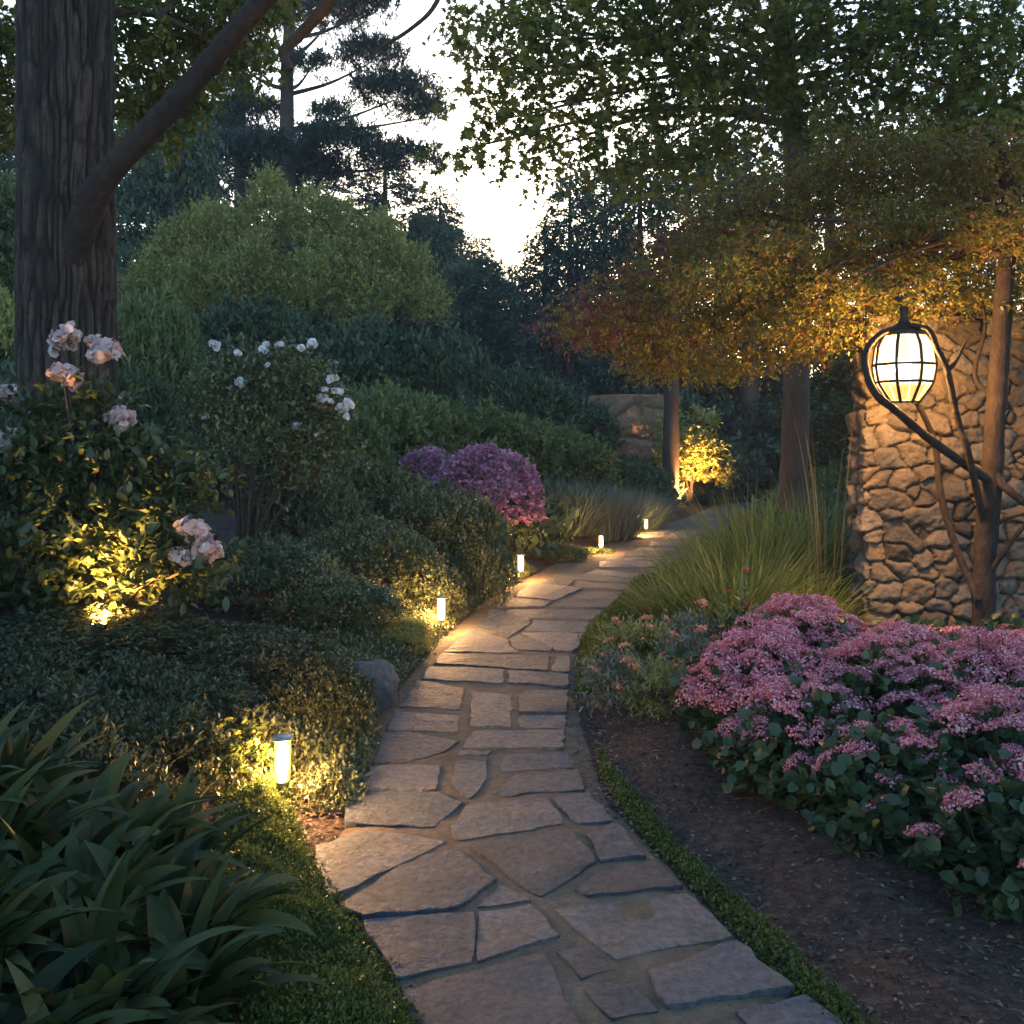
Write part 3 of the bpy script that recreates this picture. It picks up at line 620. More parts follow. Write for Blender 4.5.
# ------------------------------------------------------------------ blush flower bush by the trunk
def blush():
    d = 5.9; b = P(95, 600, d); x = b[0]; z0 = float(hgt(x, d)); base = np.array((x, d, z0)); t = empty('flowering_bush', base); g = np.random.default_rng(13)
    T(t, 'leafy bush with big blush ruffled blooms lit gold from below', 'shrub'); q = lambda px, py, dd=0.: P(px, py, d+dd)-base
    fl = [(66, 341, .115, 0), (106, 356, .12, 0), (64, 378, .11, -.1), (8, 396, .09, 0), (120, 421, .1, 0), (6, 442, .11, -.1), (-6, 470, .1, 0), (158, 453, .045, 0), (192, 535, .12, -.4), (208, 553, .1, -.4), (178, 560, .08, -.45), (95, 344, .07, .05)]
    bm = [bloom_mesh('flower', 'blush', s, 1., 90, .5) for s in (3, 4, 5)]; st = MB()
    for i, (px, py, r, dd) in enumerate(fl):
        c = q(px, py, dd); o = link('flower', bm[i % 3], t, c, g.random()*6, (r,)*3); o.rotation_euler = (g.normal()*.3+.35, g.normal()*.3, g.random()*6)
        p = curve([(g.normal()*.12, g.normal()*.1, -.1), (c[0]*.5, c[1]*.6, c[2]*.5), c-np.array((0, 0, r*.4))], 5); tube(st, p, np.linspace(.016, .006, len(p)), 6)
    lob = [(*q(px, py, dd), r, r, r*.7) for px, py, dd, r in [(40, 480, 0, .3), (100, 470, .1, .3), (150, 510, 0, .28), (60, 545, -.2, .34), (120, 560, -.2, .34), (10, 530, 0, .3), (180, 575, -.3, .22), (95, 415, .1, .17), (140, 475, .1, .2), (45, 420, .1, .17), (180, 500, 0, .2), (5, 470, .1, .2), (70, 590, -.1, .3), (20, 580, -.2, .25)]]
    link('foliage', crown(MB(), lob, 1700, 6, .17, .072, .042, g, 'oval', .25, -.9, .3, .75).mesh('foliage', M['peony']), t)
    link('stem', st.mesh('stem', M['twig'], True), t)
blush()

# ------------------------------------------------------------------ big trunk, left
def bigtree():
    d = 7.6; g = np.random.default_rng(14); b = P(66, 500, d); z0 = float(hgt(b[0], d)); base = np.array((b[0], d, z0)); t = empty('big_tree', base)
    T(t, 'massive ridged bark tree with one thick bough on the left', 'tree')
    H = 5.5; nv, nu = 620, 340; z = np.linspace(-.2, H, nv); th = np.linspace(0, 2*PI, nu, endpoint=False); TH, Z = np.meshgrid(th, z)
    r0 = .385-.006*Z+.1*np.exp(-Z*2.2); cx = np.cos(TH); sy = np.sin(TH)
    wz = fbm(np.stack([cx*2, sy*2, Z*1.2], -1).reshape(-1, 3), 3, 2).reshape(TH.shape)-.5
    rs = lambda a, b, sd, o=1: np.abs(2*fbm(np.stack([cx*a+wz*1.4, sy*a+wz*1.4, Z*b], -1).reshape(-1, 3), o, sd).reshape(TH.shape)-1)
    f1 = np.clip(rs(8.5, 2.8, 8)*2.8, 0, 1); f2 = np.clip(rs(15, 6.5, 9)*2.4, 0, 1); f3 = np.clip(rs(4, 9, 6)*7, 0, 1); h = f1*(.55+.45*f2)*(.8+.2*f3)
    R = r0*(1+.03*np.sin(TH*3+Z*.4))-.034*(1-h)+.012*(fbm(np.stack([cx*20, sy*20, Z*12], -1).reshape(-1, 3), 2, 3).reshape(TH.shape)-.5)
    mb = MB(); i, j = np.meshgrid(np.arange(nv-1), np.arange(nu), indexing='ij'); j2 = (j+1) % nu
    mb.add(np.stack([R*cx+.02*Z*0, R*sy, Z], -1).reshape(-1, 3), np.stack([i*nu+j, i*nu+j2, (i+1)*nu+j2, (i+1)*nu+j], -1).reshape(-1, 4), (-.05+.75*h).ravel())
    link('trunk', mb.mesh('trunk', M['bark'], True), t); q = lambda px, py, dd=0.: P(px, py, d+dd)-base
    mb = MB(); pts = curve([q(62, 305, -.17), q(73, 258, -.23), q(87, 212, -.32), q(108, 174, -.41), q(140, 140, -.45), q(190, 86, -.55), q(230, 38, -.65), q(268, -5, -.7), (q(330, -70, -.8))], 10)
    rad = np.interp(np.linspace(0, 1, len(pts)), [0, .14, .27, .4, .65, 1], [.06, .105, .118, .094, .08, .066]); tube(mb, pts, rad, 26, rough=.04, g=g)
    link('bough', mb.mesh('bough', M['bough'], True), t)
    # thinner limbs that come down again at the top of the view
    mb = MB()
    for a, r in (([q(345, -25, -.6), q(322, 10, -.5), q(300, 35, -.4), q(284, 52, -.4), (q(290, 70, -.4))], (.05, .035)), ([q(445, -15, -.6), q(430, 12, -.6), q(405, 33, -.55), q(380, 48, -.5), q(372, 60, -.5)], (.02, .01)),
                 ([q(70, 40, .1), q(120, 12, .4), q(160, 16, .6), q(200, 35, .8)], (.05, .02)), ([q(160, 16, .6), q(185, -6, .7), q(215, -20, .7)], (.025, .015))):
        p = curve(a, 8); mb = MB(); tube(mb, p, np.linspace(*r, len(p)), 10, rough=.05, g=g); link('limb', mb.mesh('limb', M['twig'], True), t)
    lob = [(*q(px, py, dd), r, r, r*.6) for px, py, dd, r in [(165, 45, 1, .45), (140, 95, 1.4, .38), (200, 10, 1., .45), (240, 50, 1.6, .35), (120, 20, 1.2, .4), (-5, 40, .6, .5), (-10, 110, .8, .4), (250, -10, 1, .45), (190, 95, 1.8, .3), (160, 130, 1.8, .25)]]
    link('foliage', crown(MB(), lob, 1500, 7, .2, .075, .045, g, 'oval', .0, -1, .4, .9, droop=.3).mesh('foliage', M['maple']), t)
bigtree()
# ------------------------------------------------------------------ right hand trunks
def trunk(name, pts, rad, m, lab, seed, seg=20):
    g = np.random.default_rng(seed); mb = MB(); p = curve(pts, 8); tube(mb, p, np.interp(np.linspace(0, 1, len(p)), np.linspace(0, 1, len(rad)), rad), seg, rough=.03, g=g)
    b = np.array(pts[0]); mb.v = [v-b for v in mb.v]; return mb, b
def canopy():
    d = 12.6; base = P(792, 545, d); base[2] = float(hgt(base[0], d))-.1; t = empty('maple_tree', base); g = np.random.default_rng(15)
    T(t, 'tall green maple with smooth trunk and overhanging leafy canopy', 'tree'); q = lambda px, py, dd=0.: P(px, py, d+dd)-base
    mb = MB(); p = curve([q(790, 560), q(794, 470), q(797, 370), q(800, 250), q(790, 100), q(770, -60)], 8); tube(mb, p, np.linspace(.2, .12, len(p)), 20, rough=.025, g=g)
    link('trunk', mb.mesh('trunk', M['barkr'], True), t); lob = []; lm = MB()
    L_ = [(480, 70, -5, .35), (520, 40, -4.6, .5), (500, 120, -4.8, .35), (545, 105, -4.4, .42), (590, 60, -4, .6), (600, 130, -3.8, .45), (650, 40, -3.6, .7), (660, 120, -3.4, .6), (715, 70, -3, .8), (725, 145, -3, .5), (640, 165, -3.6, .3), (780, 40, -3, .8), (800, 120, -2.6, .6), (850, 60, -3, .8),
          (905, 100, -3.4, .7), (930, 30, -3.6, .8), (985, 80, -4, .7), (1010, 20, -4, .7), (1030, 120, -4.2, .6), (890, 5, -3, .8), (560, 5, -4.2, .6), (700, 0, -3.4, .8), (960, 140, -4, .5), (460, 150, -4.5, .2), (540, 150, -4.4, .22), (470, 20, -4.4, .3), (870, 140, -3.4, .5), (680, 175, -3.2, .3), (800, -40, -3, .9), (620, -40, -4, .8), (940, -50, -3.6, .9), (1060, 60, -4, .8)]
    for px, py, dd, r in L_:
        c = q(px, py, dd); lob.append((*c, r, r, r*.55)); h = q(792, 150-(r*120), 0)
        pp = curve([h, (h+c)/2+np.array((0, 0, .3)), c], 5); lm = MB(); tube(lm, pp, np.linspace(.045, .008, len(pp)), 6, cap=False); link('limb', lm.mesh('limb', M['twig'], True), t)
    link('foliage', crown(MB(), lob, 4600, 7, .24, .076, .076, g, 'star', -.1, -1, .45, .95, droop=.45, tint=lambda O: .1*np.sin(O[:, 0]*3)+.12*smooth(5.0, 3.3, O[:, 2])).mesh('foliage', M['maple']), t)
canopy()
for px, yb, top, d, r, lab, m, nm in [(672, 505, 250, 21.3, .17, 'slender leaning trunk in front of the gold lit bush', 'twig', 'slender_tree'), (750, 468, 240, 29., .29, 'far dark trunk in the bluish shrubs behind the bend', 'twig', 'far_tree')]:
    base = P(px-2, yb, d); base[2] = float(hgt(base[0], d))-.1; t = empty(nm, base); g = np.random.default_rng(int(px)); mb = MB()
    p = curve([(0, 0, 0), P(px, (yb+top)/2, d)-base, P(px+5, top, d)-base], 8); tube(mb, p, np.linspace(r*1.15, r*.7, len(p)), 14, rough=.04, g=g); link('trunk', mb.mesh('trunk', M[m], True), t)
    e = P(px+5, top, d)-base; lob = [(e[0]+g.normal()*1.2, e[1]+g.normal(), e[2]+g.uniform(-.6, 2.), 1.1, 1.1, .6) for _ in range(7)]
    link('foliage', crown(MB(), lob, 900, 8, .3, .13, .075, g, lump=.3, inner=.6).mesh('foliage', M['dark']), t); T(t, lab, 'tree')
# Japanese maple whose trunk stands at the wall
LX = P(904, 365, 6.55)                                       # lantern centre
def jmaple():
    d = 6.75; base = P(984, 652, d); base[2] = float(hgt(base[0], d))-.05; t = empty('japanese_maple', base); g = np.random.default_rng(16)
    T(t, 'spreading reddish gold maple with crooked trunk by the rubble wall', 'tree'); q = lambda px, py, dd=0.: P(px, py, d+dd)-base
    mb = MB(); p = curve([q(984, 660), q(985, 560), q(992, 470), q(998, 380), q(1004, 290), q(1010, 200), q(990, 130)], 8); tube(mb, p, np.linspace(.082, .05, len(p)), 16, rough=.06, g=g); link('trunk', mb.mesh('trunk', M['bough'], True), t)  # dark bark colour stands in for shade on the side away from the lantern
    for a, r in (([q(992, 482, -.02), q(962, 462, -.13), q(925, 435, -.3), q(895, 410, -.42), q(875, 393, -.43), q(866, 370, -.36), q(867, 350, -.3), q(879, 335, -.28), q(897, 327, -.24)], (.034, .018)),
                 ([q(985, 530, 0), q(968, 452, -.2), q(959, 425, -.22), q(947, 370, -.34), q(938, 350, -.4), q(929, 330, -.38), q(912, 325, -.3)], (.026, .016)),
                 ([q(947, 371, -.34), q(956, 361, -.36), q(966, 341, -.38)], (.018, .008)),
                 ([q(978, 600, -.05), q(957, 550, .08), q(941, 495, .1), q(935, 444, .1), q(918, 405, -.02), q(908, 398, -.12)], (.03, .016)),
                 ([q(992, 470, -.02), q(1008, 490, -.1), q(1040, 512, -.2)], (.035, .025)), ([q(986, 580, -.02), q(1004, 552, -.12), q(1036, 510, -.2)], (.022, .014)), ([q(990, 528, -.02), q(1008, 518, -.1), q(1034, 512, -.16)], (.018, .01)),
                 ([q(996, 400, 0), q(975, 375, .15), q(985, 330, .2), q(982, 300, .2)], (.02, .01))):
        pp = curve(a, 7); b_ = MB(); tube(b_, pp, np.linspace(*r, len(pp)), 10, rough=.06, g=g); link('branch', b_.mesh('branch', M['bough'], True), t)  # branches coloured dark too, as if backlit by the lantern
    L_ = [(600, 318, 1.0, .45, .16), (640, 290, 1.1, .5, .2), (690, 255, 1.3, .6, .24), (745, 222, 1.4, .65, .26), (810, 200, 1.5, .7, .28), (880, 185, 1.4, .7, .28), (950, 180, 1.2, .7, .3), (1020, 190, .9, .65, .35), (640, 340, .9, .42, .14), (690, 325, .9, .5, .18), (750, 300, .9, .55, .2), (815, 272, .9, .55, .22), (880, 250, .8, .5, .2), (950, 240, .6, .5, .22), (1020, 250, .3, .45, .26),
          (660, 365, 1.2, .36, .1), (725, 365, 1.3, .42, .13), (790, 345, 1.3, .45, .16), (850, 320, 1.1, .4, .16), (835, 290, .2, .3, .12), (925, 275, .3, .3, .12), (870, 350, 1.3, .25, .16), (985, 290, .6, .3, .16), (1040, 300, .0, .25, .2), (720, 280, .2, .4, .14), (770, 250, .4, .4, .16), (590, 330, .7, .3, .08), (860, 300, .45, .3, .1), (905, 300, .5, .3, .1), (955, 305, .45, .28, .1), (900, 220, .2, .45, .2), (960, 160, .2, .5, .22), (1010, 150, -.3, .4, .22), (1000, 225, -.3, .4, .2), (880, 150, .8, .55, .2), (830, 330, .3, .3, .1), (780, 320, .4, .32, .1)]
    lob = []; st = MB(); hub = q(1004, 250)
    for px, py, dd, r, hz in L_:
        c = q(px, py, dd); lob.append((*c, r, r, hz))
        if len(lob) % 4: continue
        st = MB(); m1 = hub*.6+c*.4+np.array((.1*g.normal(), .1*g.normal(), .25+.12*g.normal())); pp = curve([hub+np.array((g.normal()*.04, .0, g.normal()*.15)), m1, hub*.2+c*.8+np.array((.08*g.normal(), .05, .08+.05*g.normal())), c], 5); tube(st, pp, np.linspace(.028, .005, len(pp)), 6, rough=.06, g=g, cap=False)
        for _ in range(5):
            e = c+usph(1, g)[0]*np.array((r, r, hz))*.8; tube(st, curve([c, (c+e)/2+np.array((0, 0, .05)), e], 3), np.linspace(.009, .003, 7), 4, cap=False)
        link('limb', st.mesh('limb', M['barkr'], True), t)
    red = lambda O: .42*smooth(-1.7, -2.8, O[:, 0])*smooth(1.9, 2.7, O[:, 2]+.0)+.16*smooth(2.75, 3.3, O[:, 2])-.22+.06*smooth(-.4, -1.6, O[:, 0])
    link('foliage', crown(MB(), lob, 13000, 9, .15, .034, .018, g, 'diamond', .0, -1, .35, .8, droop=.25, tint=red, flat=.3).mesh('foliage', M['jmaple']), t)
jmaple()
# ------------------------------------------------------------------ lantern
def lathe(prof, n=20):
    mb = MB(); th = np.arange(n)*2*PI/n; V = np.vstack([np.stack([np.cos(th)*r, np.sin(th)*r, 0*th+z], 1) for r, z in prof]); i, j = np.meshgrid(np.arange(len(prof)-1), np.arange(n), indexing='ij'); j2 = (j+1) % n
    return mb.add(V, np.stack([i*n+j, i*n+j2, (i+1)*n+j2, (i+1)*n+j], -1).reshape(-1, 4))
def lantern():
    t = empty('lantern', LX); T(t, 'eight sided glowing garden lantern cradled in crooked branches', 'lantern'); rings = [(.205, .105), (.0415, .203), (-.123, .185), (-.262, .085)]
    A = math.radians(-80)+np.arange(8)*PI/4; vec = lambda r, z, a: np.array((r*math.sin(a), -r*math.cos(a), z))
    def ptz(s): return np.interp(s, [0, .33, .66, 1], [.2, .06, -.12, -.262])
    zz = np.linspace(.215, -.262, 16); rr = np.array([np.interp(z, [-.262, -.125, -.01, .13, .215], [.095, .188, .207, .19, .14]) for z in zz])
    up, lo = MB(), MB()
    for k in range(8):
        a0, a1 = A[k], A[(k+1) % 8]
        for i in range(15):
            v = [vec(rr[i]-.004, zz[i], a0), vec(rr[i+1]-.004, zz[i+1], a0), vec(rr[i+1]-.004, zz[i+1], a1), vec(rr[i]-.004, zz[i], a1)]
            (up if zz[i] > -.13 else lo).add(v, [(0, 1, 2, 3)])
    up.obj('glass_pane', M['pane'], t); lo.obj('lower_pane', M['panelow'], t)
    fr = MB()
    for k in range(8): tube(fr, [vec(r+.001, z, A[k]) for r, z in zip(rr, zz)], .0115, 6)
    for z in (.205, .0, -.118, -.255):
        r = np.interp(-z, -zz, rr)+.002; tube(fr, [vec(r, z, a) for a in list(A)+[A[0]]], .01, 6)
    fr.obj('frame', M['iron'], t)
    cp = MB(); n = 24; prof = [(.15, .205), (.152, .218), (.1, .25), (.06, .275), (.035, .3), (.026, .33), (.024, .37), (.03, .385), (.026, .4), (.0, .408)]; th = np.arange(n)*2*PI/n
    V = np.vstack([np.stack([np.cos(th)*r, np.sin(th)*r, 0*th+z], 1) for r, z in prof]); i, j = np.meshgrid(np.arange(len(prof)-1), np.arange(n), indexing='ij'); j2 = (j+1) % n
    cp.add(V, np.stack([i*n+j, i*n+j2, (i+1)*n+j2, (i+1)*n+j], -1).reshape(-1, 4)); cp.add(V[:n][::-1], np.arange(n)[None]); cp.obj('cap', M['iron'], t, True)
    lathe([(0, .05), (.03, .045), (.055, .0), (.06, -.04), (.045, -.085), (0, -.1)]).obj('bulb', M['bulb'], t, True); lathe([(.018, .21), (.02, .05)]).obj('socket', M['iron'], t, True)
    l = bpy.data.lights.new('lamp', 'POINT'); l.energy = 270; l.color = WARM; l.shadow_soft_size = .09; link('glow', l, t, (0, 0, -.02))
lantern()
# ------------------------------------------------------------------ path lights
PL = [lathe([(.0, .1), (.031, .102), (.034, .122), (.035, .2), (.034, .272), (0, .274)]).mesh('lamp_tube', M['tube'], True), lathe([(.0, .276), (.042, .276), (.049, .282), (.047, .288), (.02, .294), (0, .295)]).mesh('cap', M['steel'], True),
      lathe([(.0, .083), (.024, .085), (.028, .094), (.028, .099), (0, .0995)]).mesh('collar', M['steel'], True), lathe([(.007, -.12), (.007, .085)], 10).mesh('stem', M['steel'], True), lathe([(0, .105), (.016, .11), (.021, .14), (.022, .19), (.021, .24), (.016, .266), (0, .27)]).mesh('glowing_core', M['lamp'], True)]
def pathlight(px, py, lab, s=1.):
    x, y, _ = G(px, py, .03); t = empty('path_light', (x, y, max(.03, float(hgt(x, y))))); t.scale = (s,)*3; t.rotation_euler = (gS.normal()*.03, gS.normal()*.03, gS.random()*6)
    for m in PL: link(m.name, m, t)
    return T(t, lab, 'path light', 'lit path lights along the left of the path')
pathlight(282, 806, 'nearest glowing path light on a thin stem')
pathlight(441, 632, 'second path light shining beside the yellow lit shrub')
pathlight(521, 580, 'third path light below the purple azalea dome')
pathlight(601, 553, 'fourth path light half hidden in edging plants', .85)
pathlight(646, 534, 'farthest path light by the silvery lavender', .9)
def uplight(x, y, lab, e, aim=(0, 0, 1), ang=120, h=.06):
    z = float(hgt(x, y)); t = empty('garden_spotlight', (x, y, z+h)); lathe([(.008, -h-.05), (.008, -.01)], 8).obj('stake', M['iron'], t); T(t, lab, 'spotlight')
    lathe([(.0, -.02), (.035, -.02), (.04, .03), (.05, .06), (.046, .062), (.042, .055), (0, .054)]).obj('housing', M['iron'], t, True)
    lathe([(.0, .0562), (.041, .0565)]).obj('lens', M['spot'], t)
    l = bpy.data.lights.new('lamp', 'SPOT'); l.energy = e; l.color = WARM; l.spot_size = math.radians(ang); l.spot_blend = .8; l.shadow_soft_size = .03
    o = link('bulb', l, t, (0, 0, .08)); o.rotation_euler = Vector(aim).to_track_quat('-Z', 'Y').to_euler()
q_ = P(100, 0, 5.2); uplight(q_[0], 5.18, 'small spotlight hidden low in the blush flower bush', 130, (-.08, 1, .62), 105, .17)
q_ = P(690, 0, 21.2); uplight(q_[0]-.1, 21.0, 'small spotlight at the foot of the gold lit bush', 300, (.0, .7, .8), 110)

# ------------------------------------------------------------------ boulder
def boulder(x, y, r, lab):
    bm = bmesh.new(); bmesh.ops.create_icosphere(bm, subdivisions=5, radius=1); me = bpy.data.meshes.new('boulder')
    co = np.array([v.co[:] for v in bm.verts]); co = np.sign(co)*np.abs(co)**.6; co *= (1+.45*(fbm(co*1.6+9, 4, 6)-.5))[:, None]*np.array(r)
    for v, c in zip(bm.verts, co): v.co = c
    for f in bm.faces: f.smooth = True
    bm.to_mesh(me); me.materials.append(M['boulder']); a = me.attributes.new('rnd', 'FLOAT', 'POINT'); a.data.foreach_set('value', np.full(len(co), .5))
    return T(link('boulder', me, None, (x, y, float(hgt(x, y))+r[2]*.5), .3), lab, 'rock')
boulder(G(368, 712)[0], 5.75, (.15, .17, .16), 'grey boulder at the left path edge under the shrubs')

# ------------------------------------------------------------------ strap leaved plants, bottom left
sp = 'strap leaved plants in the bottom left corner'
for i, (x, y, L) in enumerate([(-1.35, 2.95, .46), (-1.12, 2.95, .4), (-1.55, 2.6, .45), (-1.2, 2.55, .42), (-.96, 2.6, .36), (-1.35, 2.2, .42), (-1.0, 2.2, .38), (-.85, 2.35, .32), (-1.7, 3.1, .45), (-1.12, 1.9, .38), (-.9, 2.0, .32), (-1.8, 2.85, .48)]):
    g = np.random.default_rng(200+i); n = 54; mb = MB(); a = g.uniform(0, 2*PI, n); r = .1*np.sqrt(g.random(n)); Pp = np.stack([np.cos(a)*r, np.sin(a)*r, np.zeros(n)], 1)
    blades(mb, Pp, a+g.normal(size=n)*.4, np.clip(g.normal(1.0, .28, n), .25, 1.5), L*g.uniform(.6, 1.15, n), .07*g.uniform(.8, 1.4, n), g.uniform(.5, 1.7, n), g, 9, .22, prof=lambda t: max(.02, math.sin(PI*min(1, .1+.9*t))**.75*(1-.25*t)))
    o = mb.obj('strap_leaf_plant', M['strap'], None, True); o.location = (x, y, float(hgt(x, y)))
    T(o, 'dark green strap leaved plant crowded in the bottom left corner', 'plant', sp)

# ------------------------------------------------------------------ ground covers
def carpet(name, pts, n, k, slen, L, Wd, m, h, lab, seed, shape='diamond', up=.8, kind='stuff'):
    g = np.random.default_rng(seed); poly = np.array(pts); lo, hi = poly.min(0), poly.max(0); X = []
    while sum(map(len, X)) < n:
        p = g.uniform(lo, hi, (n*2, 2)); ins = np.zeros(len(p), bool)
        for (x0, y0), (x1, y1) in zip(poly, np.roll(poly, -1, 0)):
            c = ((y0 > p[:, 1]) != (y1 > p[:, 1])) & (p[:, 0] < (x1-x0)*(p[:, 1]-y0)/(y1-y0+1e-9)+x0); ins ^= c
        X.append(p[ins])
    p = np.vstack(X)[:n]; e = np.full(n, 9.)
    for a_, b_ in zip(poly, np.roll(poly, -1, 0)):
        t = np.clip(((p-a_)@(b_-a_))/max(1e-9, (b_-a_)@(b_-a_)), 0, 1); e = np.minimum(e, np.linalg.norm(p-a_-t[:, None]*(b_-a_), axis=1))
    z = hgt(p[:, 0], p[:, 1]); lum = fbm(np.column_stack([p*4.5, 0*p[:, 0]]), 2, seed); O = np.column_stack([p, np.maximum(z, 0)+h*smooth(0, .15, e)*(.25+1.5*lum)*g.uniform(.75, 1, n)])
    mb = MB(); sprigs(mb, O, norm(usph(n, g)*.8+UP*up), k, slen, L, Wd, g, shape, up, tint=(lum-.5)*.5); return T(mb.obj(name, M[m]), lab, 'ground cover', None, kind)
le = lambda y, o: (float(pc(y)-pw(y))+o, y)
re = lambda y, o: (float(pc(y)+pw(y))+o, y)
carpet('moss', [le(2.2, .22), le(2.6, .16), le(3., .1), le(3.4, .03), le(3.75, -.06), le(4.1, -.12), (-.98, 4.32), (-1.1, 4.25), (-1.2, 3.9), (-1.05, 3.3), (-1.0, 2.8), (-.7, 2.2)], 13000, 6, .028, .014, .007, 'moss', .09, 'bright green cushion moss spilling on the left path edge', 60)
carpet('ground_cover', [re(5.9, .02), re(6.5, 0), re(7.5, -.05), re(8.6, 0), re(9.8, 0), re(11, .1), (2.2, 11), (2.0, 9.4), (1.5, 8), (1.3, 7), (1.1, 6.2)], 17000, 6, .05, .026, .012, 'moss', .13, 'green ground cover along the right path edge before the grasses', 61)
carpet('moss_strip', [re(2.3, -.02), re(3, -.0), re(3.8, .0), re(4.5, .0), re(4.9, .05), re(4.6, .08), re(3.8, .11), re(3, .13), re(2.3, .12)], 2600, 6, .022, .013, .007, 'moss', .03, 'thin strip of moss between paving and mulch on the right', 62)
carpet('edge_cover', [le(4.02, .1), le(4.2, .2), le(4.6, .14), le(5.5, -.02), le(6.6, -.02), le(8, -.02), le(9.5, -.03), le(11.5, -.02), (-.3, 11.5), (-.9, 9.5), (-1.2, 8), (-1.4, 6.6), (-1.5, 4.6), (-1.0, 4.4), (-.93, 4.05)], 14000, 6, .05, .026, .013, 'olive', .07, 'olive ground cover filling the bank along the left path edge', 63)
carpet('bed_cover', [(-1.02, 4.5), (-1.08, 4.05), (-1.3, 3.75), (-1.2, 3.3), (-2.6, 3.3), (-2.8, 4.8), (-1.6, 4.9)], 6500, 6, .07, .03, .014, 'dark_olive', .16, 'tangled low cover between the strap leaves and the nearest path light', 67)
carpet('side_cover', [(-1.7, 1.2), (-1.9, 3.4), (-2.6, 3.6), (-3.0, 5.2), (-4.2, 9.5), (-12, 9.5), (-12, 1.2)], 12000, 6, .2, .09, .045, 'dark_olive', .28, 'dark low cover spreading left of the strap leaved plants', 68)
carpet('bank_cover', [(-12, 9), (0, 11.5), (3.2, 19.5), (4.4, 23.6), (2, 24), (-8, 24), (-16, 20)], 14000, 6, .3, .17, .085, 'dark', .3, 'dark ground cover between the shrubs up the left slope', 64)
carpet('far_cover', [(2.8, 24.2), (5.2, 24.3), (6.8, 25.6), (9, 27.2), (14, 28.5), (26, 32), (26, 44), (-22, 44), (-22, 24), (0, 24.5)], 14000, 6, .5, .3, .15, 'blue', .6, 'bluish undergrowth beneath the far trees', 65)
carpet('right_cover', [(3.0, 8.6), (5.5, 10), (9, 18), (12, 26), (7, 25), (5.4, 19), (3.6, 15), (2.6, 11.5)], 9000, 6, .25, .14, .07, 'dark', .25, 'dark ground cover behind the grasses at right', 66)
# mulch chips and litter
g = np.random.default_rng(70); n = 17000; y = g.uniform(2.2, 6.6, n); x = pc(y)+pw(y)+g.uniform(-.02, 2.2, n)**1.0; mb = MB()
put(mb, np.column_stack([x, y, hgt(x, y)+.004]), norm(usph(n, g)*np.array((1, 1, .25))), norm(UP+usph(n, g)*.5), g.uniform(.008, .03, n)*np.where(g.random(n) < .08, 2, 1), g.uniform(.004, .014, n)*np.where(g.random(n) < .06, 2, 1), np.clip(g.normal(.36, .27, n), 0, 1)); T(mb.obj('mulch', M['litter']), 'brown bark mulch chips scattered on the right bed', 'mulch', None, 'stuff')
n = 2000; y = np.concatenate([g.normal(4.35, .35, 1000), g.uniform(2.2, 9, 1000)]); x = pc(y)+pw(y)*np.where(g.random(n) < .6, -1, 1)*g.uniform(.85, 1.2, n); mb = MB()
put(mb, np.column_stack([x, y, np.maximum(hgt(x, y), .012)+.006]), norm(usph(n, g)*np.array((1, 1, .2))), norm(UP+usph(n, g)*.4), g.uniform(.01, .035, n), g.uniform(.006, .02, n), np.clip(g.normal(.6, .25, n), 0, 1)); T(mb.obj('leaf_litter', M['litter']), 'small dry leaves and grit along the path edges', 'leaf litter', None, 'stuff')

# ------------------------------------------------------------------ grasses and reeds, right
gg = 'ornamental grass clumps right of the path'
for i, (x, y, n, L, rad, el, lab) in enumerate([
    (1.32, 7.4, 420, .66, .2, 1.15, 'arching grass clump nearest the path'), (1.62, 6.9, 460, .72, .22, 1.15, 'arching grass clump behind the small red flowers'), (1.85, 7.5, 460, .85, .22, 1.2, 'tall arching grass clump in the middle of the bed'),
    (1.7, 8.2, 400, .75, .22, 1.15, 'grass clump at the back of the bed by the path'), (2.15, 8.3, 420, 1.05, .22, 1.25, 'tall grass clump left of the rubble wall'), (2.2, 7.2, 380, .6, .22, 1.1, 'grass clump at the foot of the rubble wall'),
    (2.35, 9.4, 380, 1.1, .25, 1.25, 'tall grass clump in front of the smooth trunk'), (2.7, 8.6, 320, 1.2, .2, 1.3, 'tallest dry grass clump beside the wall edge'), (2.1, 9.6, 320, .7, .25, 1.2, 'grass clump hiding the path bend')]):
    tuft('ornamental_grass', x, y, n, L, .014, el+.12, .95, 'grass', 80+i, rad, lab, 'grass clump', gg, 6)
tuft('dry_reeds', 2.62, 7.9, 26, 1.75, .008, 1.5, .5, 'dry', 95, .14, 'thin dry reeds standing against the left wall edge', 'reeds', None, 7)

# ------------------------------------------------------------------ small flowering plants, right front of the grass
def floret_head(name, m, seed, R, n, fs, lobes=7):
    g = np.random.default_rng(seed); c = np.stack([np.cos(np.arange(lobes)*2.4)*.62*np.sqrt((np.arange(lobes)+.3)/lobes), np.sin(np.arange(lobes)*2.4)*.62*np.sqrt((np.arange(lobes)+.3)/lobes), .22-.3*(np.arange(lobes)/lobes)], 1)
    i = g.integers(0, lobes, n); u = usph(n, g); u[:, 2] = np.abs(u[:, 2])-.2; u = norm(u); pos = (c[i]+u*np.array((.42, .42, .3))*g.uniform(.7, 1.05, n)[:, None])*R
    mb = MB(); t_ = norm(np.cross(u, usph(n, g))); s = fs*g.uniform(.7, 1.3, n); put(mb, pos-t_*s[:, None]*.5, t_, norm(u+usph(n, g)*.5), s, s, np.clip(.5+.22*g.normal(size=n)+.15*(g.random(lobes)[i]-.5)+.25*u[:, 2]-.1, 0, 1), 'diamond'); return mb.mesh(name, M[m])
